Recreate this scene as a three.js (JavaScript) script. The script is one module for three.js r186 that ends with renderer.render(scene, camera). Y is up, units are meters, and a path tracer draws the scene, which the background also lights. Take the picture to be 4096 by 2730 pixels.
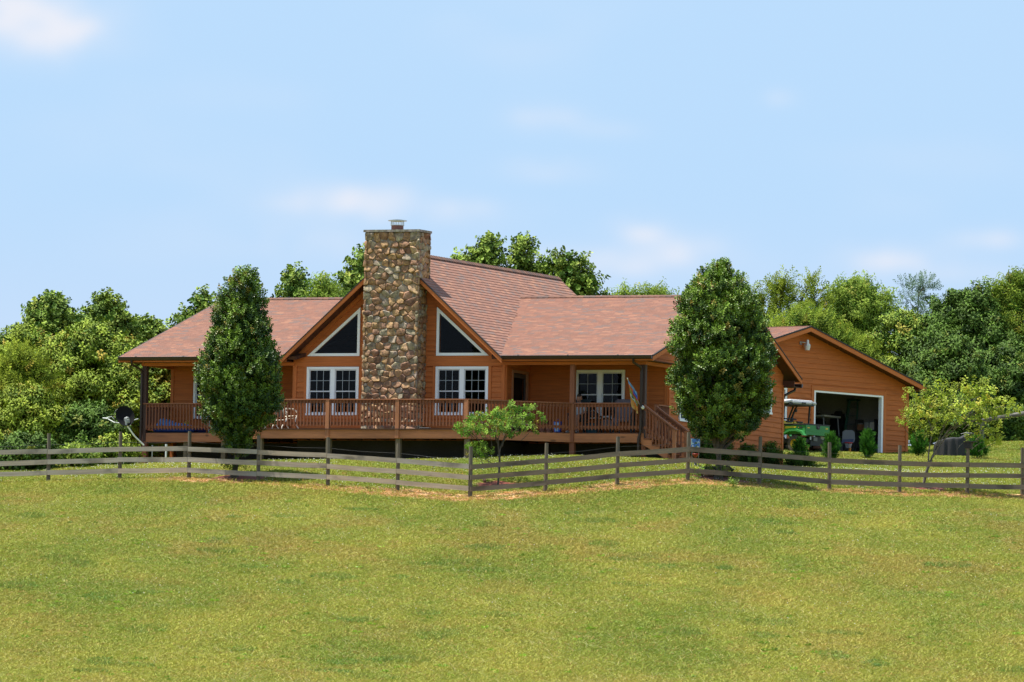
import * as THREE from 'three';
import { mergeGeometries } from 'three/addons/utils/BufferGeometryUtils.js';
import { RoundedBoxGeometry } from 'three/addons/geometries/RoundedBoxGeometry.js';
import { MarchingCubes } from 'three/addons/objects/MarchingCubes.js';

// ------------------------------------------------------------------ camera
const F = 30000, PW = 4096, PH = 2730;                 // focal length and size of the picture, in photograph pixels
const PITCH = Math.atan((3022 - 1365) / F), ROLL = 0.0195, DIST = 231, CAMY = -9.8658;
const scene = new THREE.Scene();
const camera = new THREE.PerspectiveCamera(2 * Math.atan(PH / 2 / F) * 180 / Math.PI, PW / PH, 1, 4000);
camera.position.set(0, CAMY, DIST);
camera.rotation.order = 'YXZ';
camera.rotation.set(PITCH, 0, ROLL);
camera.updateMatrixWorld();
const V3 = (x, y, z) => new THREE.Vector3(x, y, z);
const rayOf = (px, py) => V3((px - PW / 2) / F, -(py - PH / 2) / F, -1).applyEuler(camera.rotation);
const at = (px, py, z) => { const r = rayOf(px, py), t = (z - DIST) / r.z; return V3(r.x * t, CAMY + r.y * t, z); };
const K = 4096 / 2353;
const atD = (x, y, z) => at(x * K, y * K, z);

// ------------------------------------------------------------------ random numbers and noise
let seedState = 12345;
const seed = s => { seedState = (s * 2654435761) >>> 0; };
const rnd = () => { seedState = (seedState + 0x6D2B79F5) >>> 0; let t = seedState; t = Math.imul(t ^ (t >>> 15), t | 1); t ^= t + Math.imul(t ^ (t >>> 7), t | 61); return ((t ^ (t >>> 14)) >>> 0) / 4294967296; };
const rr = (a, b) => a + (b - a) * rnd();
const pick = a => a[Math.floor(rnd() * a.length)];
const hash2 = (x, y) => { let h = Math.imul(x, 374761393) ^ Math.imul(y, 668265263); h = Math.imul(h ^ (h >>> 13), 1274126177); return ((h ^ (h >>> 16)) >>> 0) / 4294967296; };
function vn(x, y, px = 0, py = 0) {                     // value noise 0..1, optional period
  const xi = Math.floor(x), yi = Math.floor(y), fx = x - xi, fy = y - yi;
  const w = (a, p) => p ? ((a % p) + p) % p : a;
  const x0 = w(xi, px), x1 = w(xi + 1, px), y0 = w(yi, py), y1 = w(yi + 1, py);
  const sx = fx * fx * (3 - 2 * fx), sy = fy * fy * (3 - 2 * fy);
  const a = hash2(x0, y0), b = hash2(x1, y0), c = hash2(x0, y1), d = hash2(x1, y1);
  return a + (b - a) * sx + (c - a) * sy + (a - b - c + d) * sx * sy;
}
const fbm = (x, y, o = 4, px = 0, py = 0) => { let s = 0, a = .5, n = 0; for (let i = 0; i < o; i++) { s += a * vn(x + i * 17, y + i * 31, px, py); n += a; a *= .5; x *= 2; y *= 2; px *= 2; py *= 2; } return s / n; };
const clamp = (x, a = 0, b = 1) => Math.min(b, Math.max(a, x));
const smooth = (a, b, x) => { const t = clamp((x - a) / (b - a)); return t * t * (3 - 2 * t); };
const mix = (a, b, t) => a + (b - a) * t;
const lin = hex => new THREE.Color(hex);               // CSS colours are sRGB, stored linear

// ------------------------------------------------------------------ sky and sun
const SUN_EL = 72 * Math.PI / 180, SUN_AZ = 93 * Math.PI / 180;   // azimuth counted leftwards from the direction of the camera
const sunDir = V3(-Math.sin(SUN_AZ) * Math.cos(SUN_EL), Math.sin(SUN_EL), Math.cos(SUN_AZ) * Math.cos(SUN_EL));
{
  const W = 4096, H = 2048, data = new Float32Array(W * H * 4);
  const toAE = (x, y) => { const r = rayOf(x * K, y * K); return [Math.atan2(r.x, -r.z) * 180 / Math.PI, Math.asin(r.y / r.length()) * 180 / Math.PI]; };
  // soft clouds: where (display pixels), half widths in degrees, strength
  const clouds = [[40, 40, .45, .22, .95], [150, 70, .3, .16, .35], [760, 470, .38, .12, .42], [880, 455, .28, .1, .32], [1040, 490, .5, .1, .2], [1250, 272, .26, .08, .3], [1390, 298, .24, .035, .22], [1240, 390, .38, .06, .26], [1470, 535, .2, .1, .42], [1560, 590, .5, .14, .3], [2050, 590, .32, .08, .32], [2270, 545, .4, .05, .36], [1790, 220, .12, .04, .22], [2150, 620, .7, .1, .2], [700, 560, .6, .12, .15], [1300, 620, .8, .14, .25]]
    .map(([x, y, a, b, s]) => [...toAE(x, y), a, b, s]);
  const c0 = [.368, .43, .54], c1 = [.286, .412, .56], c2 = [.27, .38, .52], c3 = [.19, .31, .5], cw = [.485, .495, .54];
  for (let j = 0; j < H; j++) {
    const el = (j + .5) / H * 180 - 90;
    const e = Math.max(el, 0);
    for (let i = 0; i < W; i++) {
      const o = (j * W + i) * 4; let r, g, b;
      if (el < -1) { r = .12; g = .14; b = .06; }
      else {
        const t1 = smooth(1.5, 4.6, e), t2 = smooth(6, 35, e), t3 = smooth(30, 90, e);
        const m = k => mix(mix(mix(c0[k], c1[k], t1), c2[k], t2), c3[k], t3);
        r = m(0); g = m(1); b = m(2);
        const az = ((i + .5) / W - .25) * 360; let cl = 0;
        if (e < 70) {
          const x = az * .5, y = e * 1.3;
          const n = fbm(x, y + 40, 4, 180, 0);
          cl = smooth(.58, .85, n) * .45 * smooth(7, 14, e) + smooth(.55, .85, n) * .12;
          if (az > -6 && az < 6 && e < 8) for (const [ca, ce, sa, se, st] of clouds) {
            const da = (az - ca) / sa, de = (e - ce) / se, q = da * da + de * de;
            if (q < 7) cl += st * 1.5 * Math.exp(-q) * (.1 + 2.6 * Math.pow(fbm(az * 4 + 9, e * 11, 5), 2));
          }
        }
        cl = clamp(cl, 0, .95);
        r = mix(r, cw[0], cl); g = mix(g, cw[1], cl); b = mix(b, cw[2], cl);
      }
      data[o] = r; data[o + 1] = g; data[o + 2] = b; data[o + 3] = 1;
    }
  }
  const sky = new THREE.DataTexture(data, W, H, THREE.RGBAFormat, THREE.FloatType);
  sky.mapping = THREE.EquirectangularReflectionMapping; sky.magFilter = THREE.LinearFilter; sky.minFilter = THREE.LinearFilter;
  sky.wrapS = THREE.RepeatWrapping; sky.needsUpdate = true;
  scene.background = sky; scene.environment = sky;
}
const sun = new THREE.DirectionalLight(new THREE.Color(1, .955, .85), 4.9);
sun.position.copy(sunDir).multiplyScalar(120); sun.castShadow = true;
Object.assign(sun.shadow.camera, { left: -45, right: 45, top: 70, bottom: -90, near: 1, far: 320 }); sun.shadow.mapSize.set(4096, 4096);
scene.add(sun, sun.target);
const renderer = new THREE.WebGLRenderer({ antialias: true });
renderer.toneMapping = THREE.LinearToneMapping; renderer.toneMappingExposure = 1.76;
renderer.shadowMap.enabled = true; renderer.setSize(1024, 682);

// ------------------------------------------------------------------ naming, meshes, small geometry kit
const used = new Map();
const numbered = n => { const k = used.get(n) || 0; used.set(n, k + 1); return k ? `${n}_${String(k).padStart(3, '0')}` : n; };
function tag(o, label, category, group, kind) { if (label) o.userData.label = label; if (category) o.userData.category = category; if (group) o.userData.group = group; if (kind) o.userData.kind = kind; return o; }
function thing(name, label, category, p = V3(0, 0, 0), turn = 0, group) { const g = new THREE.Group(); g.name = numbered(name); g.position.copy(p); g.rotation.y = turn; scene.add(g); return tag(g, label, category, group); }
function flat(g) { const n = g.index ? g.toNonIndexed() : g; if (!n.attributes.normal) n.computeVertexNormals(); for (const k of Object.keys(n.attributes)) if (!['position', 'normal', 'uv', 'color'].includes(k)) n.deleteAttribute(k); if (!n.attributes.uv) n.setAttribute('uv', new THREE.BufferAttribute(new Float32Array(n.attributes.position.count * 2), 2)); n.morphAttributes = {}; n.clearGroups(); return n; }
function mesh(name, g, mat, parent) {
  const geo = Array.isArray(g) ? (g.length === 1 ? g[0] : mergeGeometries(g.map(flat))) : g;
  const m = new THREE.Mesh(geo, mat); m.castShadow = m.receiveShadow = true;
  m.name = parent ? name : numbered(name); (parent || scene).add(m); return m;
}
const stuff = m => { m.userData.kind = 'stuff'; return m; };
// a six-sided solid from 8 corners: 0-3 the ring below (z-), 4-7 the ring above; uv in metres along its longer edges
function hexa(c, uo = 0, vo = 0, color) {
  const faces = [[0, 3, 2, 1], [4, 5, 6, 7], [0, 1, 5, 4], [1, 2, 6, 5], [2, 3, 7, 6], [3, 0, 4, 7]];
  const P = [], U = [], C = [];
  for (const f of faces) {
    const [a, b, cc, d] = f.map(i => c[i]);
    const l1 = a.distanceTo(b), l2 = b.distanceTo(cc);
    let q = [[0, 0], [l1, 0], [l1, l2], [0, l2]]; if (l2 > l1) q = [[0, 0], [0, l1], [l2, l1], [l2, 0]];
    for (const [i, j] of [[0, 0], [1, 1], [2, 2], [0, 0], [2, 2], [3, 3]]) { const v = [a, b, cc, d][i]; P.push(v.x, v.y, v.z); U.push(q[j][0] + uo, q[j][1] + vo); if (color) C.push(color.r, color.g, color.b); }
  }
  const g = new THREE.BufferGeometry();
  g.setAttribute('position', new THREE.Float32BufferAttribute(P, 3)); g.setAttribute('uv', new THREE.Float32BufferAttribute(U, 2));
  if (color) g.setAttribute('color', new THREE.Float32BufferAttribute(C, 3));
  g.computeVertexNormals(); return g;
}
function box(sx, sy, sz, x = 0, y = 0, z = 0, rx = 0, ry = 0, rz = 0) {
  const a = sx / 2, b = sy / 2, c = sz / 2;
  const g = hexa([V3(-a, -b, -c), V3(a, -b, -c), V3(a, b, -c), V3(-a, b, -c), V3(-a, -b, c), V3(a, -b, c), V3(a, b, c), V3(-a, b, c)], rr(0, 7), rr(0, 3));
  if (rx || ry || rz) g.applyMatrix4(new THREE.Matrix4().makeRotationFromEuler(new THREE.Euler(rx, ry, rz)));
  return g.translate(x, y, z);
}
function bar(a, b, w, h, up = V3(0, 1, 0)) {            // a square timber from a to b
  const d = b.clone().sub(a), l = d.length(); d.normalize();
  const s = d.clone().cross(up).normalize(), t = s.clone().cross(d).normalize();
  const g = box(w, h, l); g.applyMatrix4(new THREE.Matrix4().makeBasis(s, t, d.clone().negate())); const m = a.clone().add(b).multiplyScalar(.5);
  return g.translate(m.x, m.y, m.z);
}
const rbox = (sx, sy, sz, r, x, y, z, rx = 0, ry = 0, rz = 0) => { const g = new RoundedBoxGeometry(sx, sy, sz, 3, r); if (rx || ry || rz) g.applyMatrix4(new THREE.Matrix4().makeRotationFromEuler(new THREE.Euler(rx, ry, rz))); return g.translate(x, y, z); };
function tube(pts, radii, seg = 7, cap = true, rough = 0) { // tapered tube through points
  const P = [], N = [], U = [], I = []; let up = V3(0.13, 1, .07).normalize(), len = 0;
  pts.forEach((p, i) => {
    const d = (i === 0 ? pts[1].clone().sub(p) : i === pts.length - 1 ? p.clone().sub(pts[i - 1]) : pts[i + 1].clone().sub(pts[i - 1])).normalize();
    let s = Math.abs(d.dot(up)) > .95 ? V3(1, 0, .1).cross(d).normalize() : up.clone().cross(d).normalize(); const t = d.clone().cross(s);
    if (i) len += p.distanceTo(pts[i - 1]);
    for (let k = 0; k <= seg; k++) { const a = k / seg * Math.PI * 2, n = s.clone().multiplyScalar(Math.cos(a)).addScaledVector(t, Math.sin(a)), r = (radii[i] ?? radii[radii.length - 1]) * (1 + rough * (hash2(i * 7 + 3, (k % seg) * 13 + 5) - .5)); P.push(p.x + n.x * r, p.y + n.y * r, p.z + n.z * r); N.push(n.x, n.y, n.z); U.push(len, a / 6.2832 * r * 6); }
    if (i) for (let k = 0; k < seg; k++) { const a = (i - 1) * (seg + 1) + k, b = a + seg + 1; I.push(a, a + 1, b, b, a + 1, b + 1); }
  });
  if (cap) for (const e of [0, pts.length - 1]) { const c = P.length / 3, p = pts[e], d = (e ? p.clone().sub(pts[e - 1]) : p.clone().sub(pts[1])).normalize(); P.push(p.x, p.y, p.z); N.push(d.x, d.y, d.z); U.push(0, 0); const o = e * (seg + 1); const ring = []; for (let k = 0; k < seg; k++) { ring.push(P.length / 3); P.push(P[(o + k) * 3], P[(o + k) * 3 + 1], P[(o + k) * 3 + 2]); N.push(d.x, d.y, d.z); U.push(0, 0); } for (let k = 0; k < seg; k++) { const k2 = (k + 1) % seg; e ? I.push(c, ring[k], ring[k2]) : I.push(c, ring[k2], ring[k]); } }
  const g = new THREE.BufferGeometry(); g.setAttribute('position', new THREE.Float32BufferAttribute(P, 3)); g.setAttribute('normal', new THREE.Float32BufferAttribute(N, 3)); g.setAttribute('uv', new THREE.Float32BufferAttribute(U, 2)); g.setIndex(I); return g;
}
const curve = (pts, n = 16) => new THREE.CatmullRomCurve3(pts).getPoints(n);
function prism(poly, z0, z1, holes = []) {               // polygon in x, y, extruded along z
  const s = new THREE.Shape(poly.map(p => new THREE.Vector2(...p))); for (const h of holes) s.holes.push(new THREE.Path(h.map(p => new THREE.Vector2(...p))));
  return new THREE.ExtrudeGeometry(s, { depth: z1 - z0, bevelEnabled: false }).translate(0, 0, z0);
}

// ------------------------------------------------------------------ textures and materials
function tex(w, h, fn, srgb = true, aniso = 4) {
  const d = new Uint8Array(w * h * 4);
  for (let j = 0; j < h; j++) for (let i = 0; i < w; i++) { const c = fn(i / w, j / h, i, j), o = (j * w + i) * 4; const a = Array.isArray(c) ? c : [c, c, c]; d[o] = clamp(a[0]) * 255; d[o + 1] = clamp(a[1]) * 255; d[o + 2] = clamp(a[2]) * 255; d[o + 3] = 255; }
  const t = new THREE.DataTexture(d, w, h); t.wrapS = t.wrapT = THREE.RepeatWrapping; t.magFilter = THREE.LinearFilter; t.minFilter = THREE.LinearMipmapLinearFilter; t.generateMipmaps = true; t.anisotropy = aniso; if (srgb) t.colorSpace = THREE.SRGBColorSpace; t.needsUpdate = true; return t;
}
const again = (t, a, b) => { const c = t.clone(); c.repeat.set(a, b); c.needsUpdate = true; return c; };
const grainFn = (lo, knots) => (x, y) => { const s = fbm(x * 6, y * 40, 3, 6, 40) * .6 + fbm(x * 24, y * 90, 2, 24, 90) * .4; const bl = fbm(x * 5, y * 4, 3, 5, 4); let v = lo + (1 - lo) * (s * .55 + bl * .55); if (knots) { const k = vn(x * 9 + .5, y * 7, 9, 7); v -= smooth(.9, 1, k) * .35; } return v; };
const woodMap = again(tex(512, 256, grainFn(.62, true)), .25, .8);
const weatherMap = again(tex(512, 256, (x, y) => { const v = grainFn(.62, false)(x, y), t = fbm(x * 7 + 3, y * 5, 3, 7, 5); const d = 1 - smooth(.5, .85, fbm(x * 7, y * 3 + 9, 4, 7, 3)) * .3; return [v * d * (1 + .05 * t), v * d, v * d * (.98 - .06 * t)]; }), .21, .9);
const sidingMap = again(tex(512, 256, (x, y) => .8 + .2 * fbm(x * 10, y * 50, 3, 10, 50) - .12 * smooth(.5, .9, fbm(x * 4, y * 3, 3, 4, 3))), .2, 1);
const stoneBump = again(tex(512, 512, (x, y) => fbm(x * 10, y * 10, 5, 10, 10), false), 1.6, 1.6);
const stoneMap = again(tex(512, 512, (x, y) => { const n = fbm(x * 12, y * 12, 4, 12, 12), m = fbm(x * 5 + 7, y * 5, 3, 5, 5); return [.62 + .5 * (n - .3), .6 + .5 * (n - .3) + .06 * (m - .5), .58 + .5 * (n - .3) - .1 * (m - .5)]; }), 1.4, 1.4);
const barkMap = again(tex(256, 256, (x, y) => .5 + .5 * fbm(x * 5, y * 22, 4, 5, 22)), 1.2, 1.2);
const speckMap = again(tex(512, 512, (x, y) => .62 + .38 * fbm(x * 60, y * 60, 3, 60, 60)), 2, 2);
const M = (color, rough = .75, o = {}) => new THREE.MeshStandardMaterial({ color: Array.isArray(color) ? new THREE.Color(...color) : color, roughness: rough, side: THREE.DoubleSide, ...o });
const tones = (c, n, amp, rough, o) => { seed(c[0] * 1e4 + n); return Array.from({ length: n }, () => { const k = 1 + rr(-amp, amp), t = rr(-amp, amp) * .4; return M([c[0] * k * (1 + t), c[1] * k, c[2] * k * (1 - t)], rough, o); }); };
const sidingMats = tones([.61, .163, .033], 5, .07, .82, { map: sidingMap, bumpMap: sidingMap, bumpScale: .002 });
const trimMat = M([.64, .176, .038], .8, { map: sidingMap });
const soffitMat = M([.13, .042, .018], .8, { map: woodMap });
const deckMats = tones([.62, .225, .10], 4, .09, .7, { map: woodMap, bumpMap: woodMap, bumpScale: .003 });
const railMats = tones([.36, .115, .052], 4, .1, .72, { map: woodMap });
const capRailMat = M([.45, .155, .072], .7, { map: woodMap });
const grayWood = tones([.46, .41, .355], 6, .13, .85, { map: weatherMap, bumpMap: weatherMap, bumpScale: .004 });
const shadedBrownWood = tones([.27, .225, .18], 6, .13, .85, { map: weatherMap, bumpMap: weatherMap, bumpScale: .004 });  // older brown boards, colour also darkened for the fence runs facing away from the sun
const postWood = tones([.21, .18, .145], 4, .12, .9, { map: weatherMap, bumpMap: weatherMap, bumpScale: .006 });
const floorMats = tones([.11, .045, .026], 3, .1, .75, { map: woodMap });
const shadedPost = M([.10, .045, .035], .7, { map: woodMap });  // porch corner posts, their shade worked into a darker brown
const piling = M([.25, .19, .14], .85, { map: weatherMap });
const gutterMat = M([.035, .018, .014], .38, { metalness: .1 });
const darkEdge = M([.03, .022, .02], .8);
const whiteTrim = M([.9, .9, .91], .45, { map: speckMap }); whiteTrim.map = null;
const sashMat = M([.62, .63, .66], .5);
const grilleMat = M([.30, .33, .36], .5);
const glass = new THREE.MeshPhysicalMaterial({ color: new THREE.Color(.5, .54, .55), roughness: .02, transmission: 1, thickness: 0, ior: 1.5, specularIntensity: .25, side: THREE.DoubleSide });
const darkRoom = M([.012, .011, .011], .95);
const blackMat = M([.012, .012, .013], .5);
const blackRubber = M([.022, .022, .023], .85, { map: speckMap });
const steel = M([.55, .56, .58], .35, { metalness: .8 });
const pipeWhite = M([.78, .8, .8], .35);
// ------------------------------------------------------------------ the lie of the land
const TH = 23.5 * Math.PI / 180, HOUSE = V3(-3.4662, 0, 0);          // house axes: u to the right along its front, v up from the deck, w out of the front
const loc = (u, v, w) => V3(HOUSE.x + u * Math.cos(TH) - w * Math.sin(TH), v, u * Math.sin(TH) + w * Math.cos(TH));
const PSI = 50 * Math.PI / 180, GAR = at(3629, 1811, -21);           // garage axes: its right front corner, s to the left is negative
const gloc = (s, y, z) => V3(GAR.x + s * Math.cos(PSI) + z * Math.sin(PSI), GAR.y + y, GAR.z - s * Math.sin(PSI) + z * Math.cos(PSI));
const line = (z0, z1, pts) => pts.map(([x, y], i) => atD(x, y, mix(z0, z1, i / (pts.length - 1))));
const runA = line(5, 7, [[-55, 1112], [110, 1108], [274, 1103]]);
const runB = line(7, 13, [[274, 1103], [433, 1102], [593, 1110], [753, 1118], [913, 1130], [1080, 1145]]);
const runC = line(13, 10, [[1080, 1145], [1253, 1131], [1418, 1115], [1580, 1103]]);
const runD = line(10, 2.8, [[1580, 1103], [1745, 1115], [1906, 1128], [2067, 1135], [2223, 1138], [2350, 1140], [2515, 1143]]);
const fencePosts = [...runA, ...runB.slice(1), ...runC.slice(1), ...runD.slice(1)];
const profile = [[-800, -6], [-300, -4], [-60, .6], [-30, .9], [-22, .6], [-12, .0], [0, -.75], [5, -1.3], [13, -2.3], [75, -8.34], [110, -10.2], [150, -11.2], [231, -11.6], [900, -13]];
function profileY(z) { let i = 0; while (i < profile.length - 2 && z > profile[i + 1][0]) i++; const [a, b] = profile[i], [c, d] = profile[i + 1]; return b + (d - b) * clamp((z - a) / (c - a)); }
const baseY = z => (profileY(z - 2) + 2 * profileY(z) + profileY(z + 2)) / 4;
const ctrl = [...fencePosts, { ...loc(3.42, -.94, 2.47) }, { ...loc(5.84, -.72, 0) }, { ...loc(-8.75, -1.02, 0) }, { ...loc(-3.6, -1.0, 2.3) }, { ...loc(8.2, -.84, -1.9) }, { ...loc(8.2, -.5, -11.8) }, { ...loc(9.3, -.83, 0) }, { ...loc(0, -.8, -6) },
  { ...gloc(0, -.02, 0) }, { ...gloc(-6, -.2, 0) }, { ...gloc(-11, -.3, 0) }, { ...gloc(-6, -.2, -7) }, at(3274, 1813, -12.5), at(4090, 1765, -25), at(3930, 1785, -22), at(3560 + 445 / 3.92, 1550 + 1105 / 3.92, -14), at(3560 + 1370 / 3.92, 1550 + 1130 / 3.92, -13), at(3560 + 940 / 3.92, 1550 + 1090 / 3.92, -17),
  atD(2122, 1112, 4.7), atD(2223, 1160, 9.4), atD(2345, 1165, 8), atD(2067, 1156, 10.6), atD(1906, 1149, 11.8), atD(110, 1129, 10), atD(-20, 1133, 9), atD(1655, 1103, 8.2), atD(1145, 1113, 11), atD(537, 1093, 8.5), V3(0, -8.34, 75), V3(-14, -8.2, 75), V3(14, -8.5, 75), V3(-8, -5.2, 42), V3(8, -5.25, 42), V3(-14, -4.95, 42), V3(14, -5.3, 42)];
const kern = r => Math.exp(-r / 4.5) * (1 + r / 4.5);
const weights = (() => {
  const n = ctrl.length, A = ctrl.map((p, i) => [...ctrl.map((q, j) => kern(Math.hypot(p.x - q.x, p.z - q.z)) + (i === j ? .02 : 0)), p.y - baseY(p.z)]);
  for (let i = 0; i < n; i++) { let m = i; for (let r = i + 1; r < n; r++) if (Math.abs(A[r][i]) > Math.abs(A[m][i])) m = r; [A[i], A[m]] = [A[m], A[i]]; for (let r = 0; r < n; r++) if (r !== i) { const f = A[r][i] / A[i][i]; for (let c = i; c <= n; c++) A[r][c] -= f * A[i][c]; } }
  return A.map((r, i) => r[n] / r[i]);
})();
function groundY(x, z) { let y = baseY(z); for (let i = 0; i < ctrl.length; i++) { const r = Math.hypot(x - ctrl[i].x, z - ctrl[i].z); if (r < 40) y += weights[i] * kern(r); } return y; }
const onGround = (x, z, dy = 0) => V3(x, groundY(x, z) + dy, z);
function fenceDist(x, z) {                              // signed: positive on the camera's side of the fence
  let best = 1e9, sgn = 1;
  for (let i = 0; i < fencePosts.length - 1; i++) {
    const a = fencePosts[i], b = fencePosts[i + 1], dx = b.x - a.x, dz = b.z - a.z, t = clamp(((x - a.x) * dx + (z - a.z) * dz) / (dx * dx + dz * dz));
    const d = Math.hypot(x - a.x - dx * t, z - a.z - dz * t); if (d < best) { best = d; sgn = dx * (z - a.z) - dz * (x - a.x) >= 0 ? 1 : -1; }
  }
  return best * sgn;
}
// how the turf looks at a place: colour, height, thickness
seed(77);
const clumps = Array.from({ length: 74 }, () => ({ x: rr(-16, 16), z: rr(15, 80), a: rr(.25, .8), b: rr(.22, .75), s: rr(.25, .8) }));
const treeRings = [[atD(545, 1094, 8.6), .95], [atD(1655, 1104, 8.4), 1.0], [atD(1145, 1114, 11), .75], [atD(2122, 1114, 4.8), .8]];
const cG = lin('#7f8d2a'), cY = lin('#a6a340'), cT = lin('#b08d4c'), cD = lin('#587a34'), cS = lin('#d3ae84'), cM = lin('#6a3022');
const tmpC = new THREE.Color();
function turf(x, z) {
  const n1 = fbm(x * .3 + 5, z * .09 + 3, 3), n2 = fbm(x * 1.1 + 9, z * .35, 3), n3 = fbm(x * .5 + 50, z * .16 + 20, 4), n4 = fbm(x * 2.6, z * 1.1 + 70, 2);
  const c = new THREE.Color().copy(cG).lerp(cY, clamp(.15 + 1.3 * (n1 - .3) + .9 * (n2 - .5)));
  const dry = smooth(.52, .72, n3 + .25 * (n4 - .5)) * (z > 12 ? .9 : .35) * (z < 40 ? 1 : .6);
  c.lerp(cT, dry * .38);
  let h = .05 + .03 * n2, thick = 1 - dry * .2;
  for (const k of clumps) { const q = ((x - k.x) / k.b) ** 2 + ((z - k.z) / (k.a * 2.2)) ** 2; if (q < 1) { const w = (1 - q) * k.s * (.5 + n4); c.lerp(cD, clamp(w * .38)); h += .06 * w; } }
  const fd = fenceDist(x, z);
  if (fd < 0) { c.lerp(tmpC.set('#5f7a2a').convertSRGBToLinear ? lin('#768f30') : cG, .35 * (1 - dry)); h *= .8; }
  const straw = smooth(.95, .45, Math.abs(fd - .4) + (n2 - .5) * .8 + (x < -6 ? .3 : 0)) * (x < -11 ? .4 : 1);
  let mulch = 0; for (const [p, r] of treeRings) mulch = Math.max(mulch, smooth(r * 1.15, r * .75, Math.hypot(x - p.x, z - p.z) + (n4 - .5) * .5));
  return { c, h, thick: thick * (1 - .85 * straw) * (1 - mulch), straw, mulch, fd };
}
{
  const W = 1024, H = 2048, X0 = -32, X1 = 32, Z0 = -34, Z1 = 94;
  const map = tex(W, H, (a, b) => {
    const x = mix(X0, X1, a), z = mix(Z0, Z1, b), t = turf(x, z), n = .7 + .6 * fbm(x * 5, z * 5, 3);
    const c = t.c.clone().lerp(cT, .15).multiplyScalar(.72).lerp(cS, t.straw * .9).lerp(cM, t.mulch).multiplyScalar(n);
    c.convertLinearToSRGB(); return [c.r, c.g, c.b];
  });
  map.wrapS = map.wrapT = THREE.ClampToEdgeWrapping;
  const xs = [], zs = [];
  for (let i = 0; i <= 200; i++) { const t = (i - 100) / 100; xs.push(26 * t + 1100 * Math.sign(t) * Math.pow(Math.abs(t), 9)); }
  for (let i = 0; i <= 330; i++) { const t = i / 330; zs.push(mix(-38, 96, t) - (t < .1 ? 1300 * ((.1 - t) / .1) ** 4 : 0) + (t > .86 ? 900 * ((t - .86) / .14) ** 3 : 0)); }
  const P = [], U = [], I = [], nx = xs.length;
  for (const z of zs) for (const x of xs) { P.push(x, groundY(x, z) + .025 * (fbm(x * 1.3, z * 1.3, 2) - .5), z); U.push((x - X0) / (X1 - X0), (z - Z0) / (Z1 - Z0)); }
  for (let j = 0; j < zs.length - 1; j++) for (let i = 0; i < nx - 1; i++) { const a = j * nx + i; I.push(a, a + nx, a + 1, a + 1, a + nx, a + nx + 1); }
  const g = new THREE.BufferGeometry(); g.setAttribute('position', new THREE.Float32BufferAttribute(P, 3)); g.setAttribute('uv', new THREE.Float32BufferAttribute(U, 2)); g.setIndex(I); g.computeVertexNormals();
  tag(mesh('ground', g, M([1, 1, 1], .95, { map })), 'grassy hillside rising to the fence and the house', null, null, 'structure');
}
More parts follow.
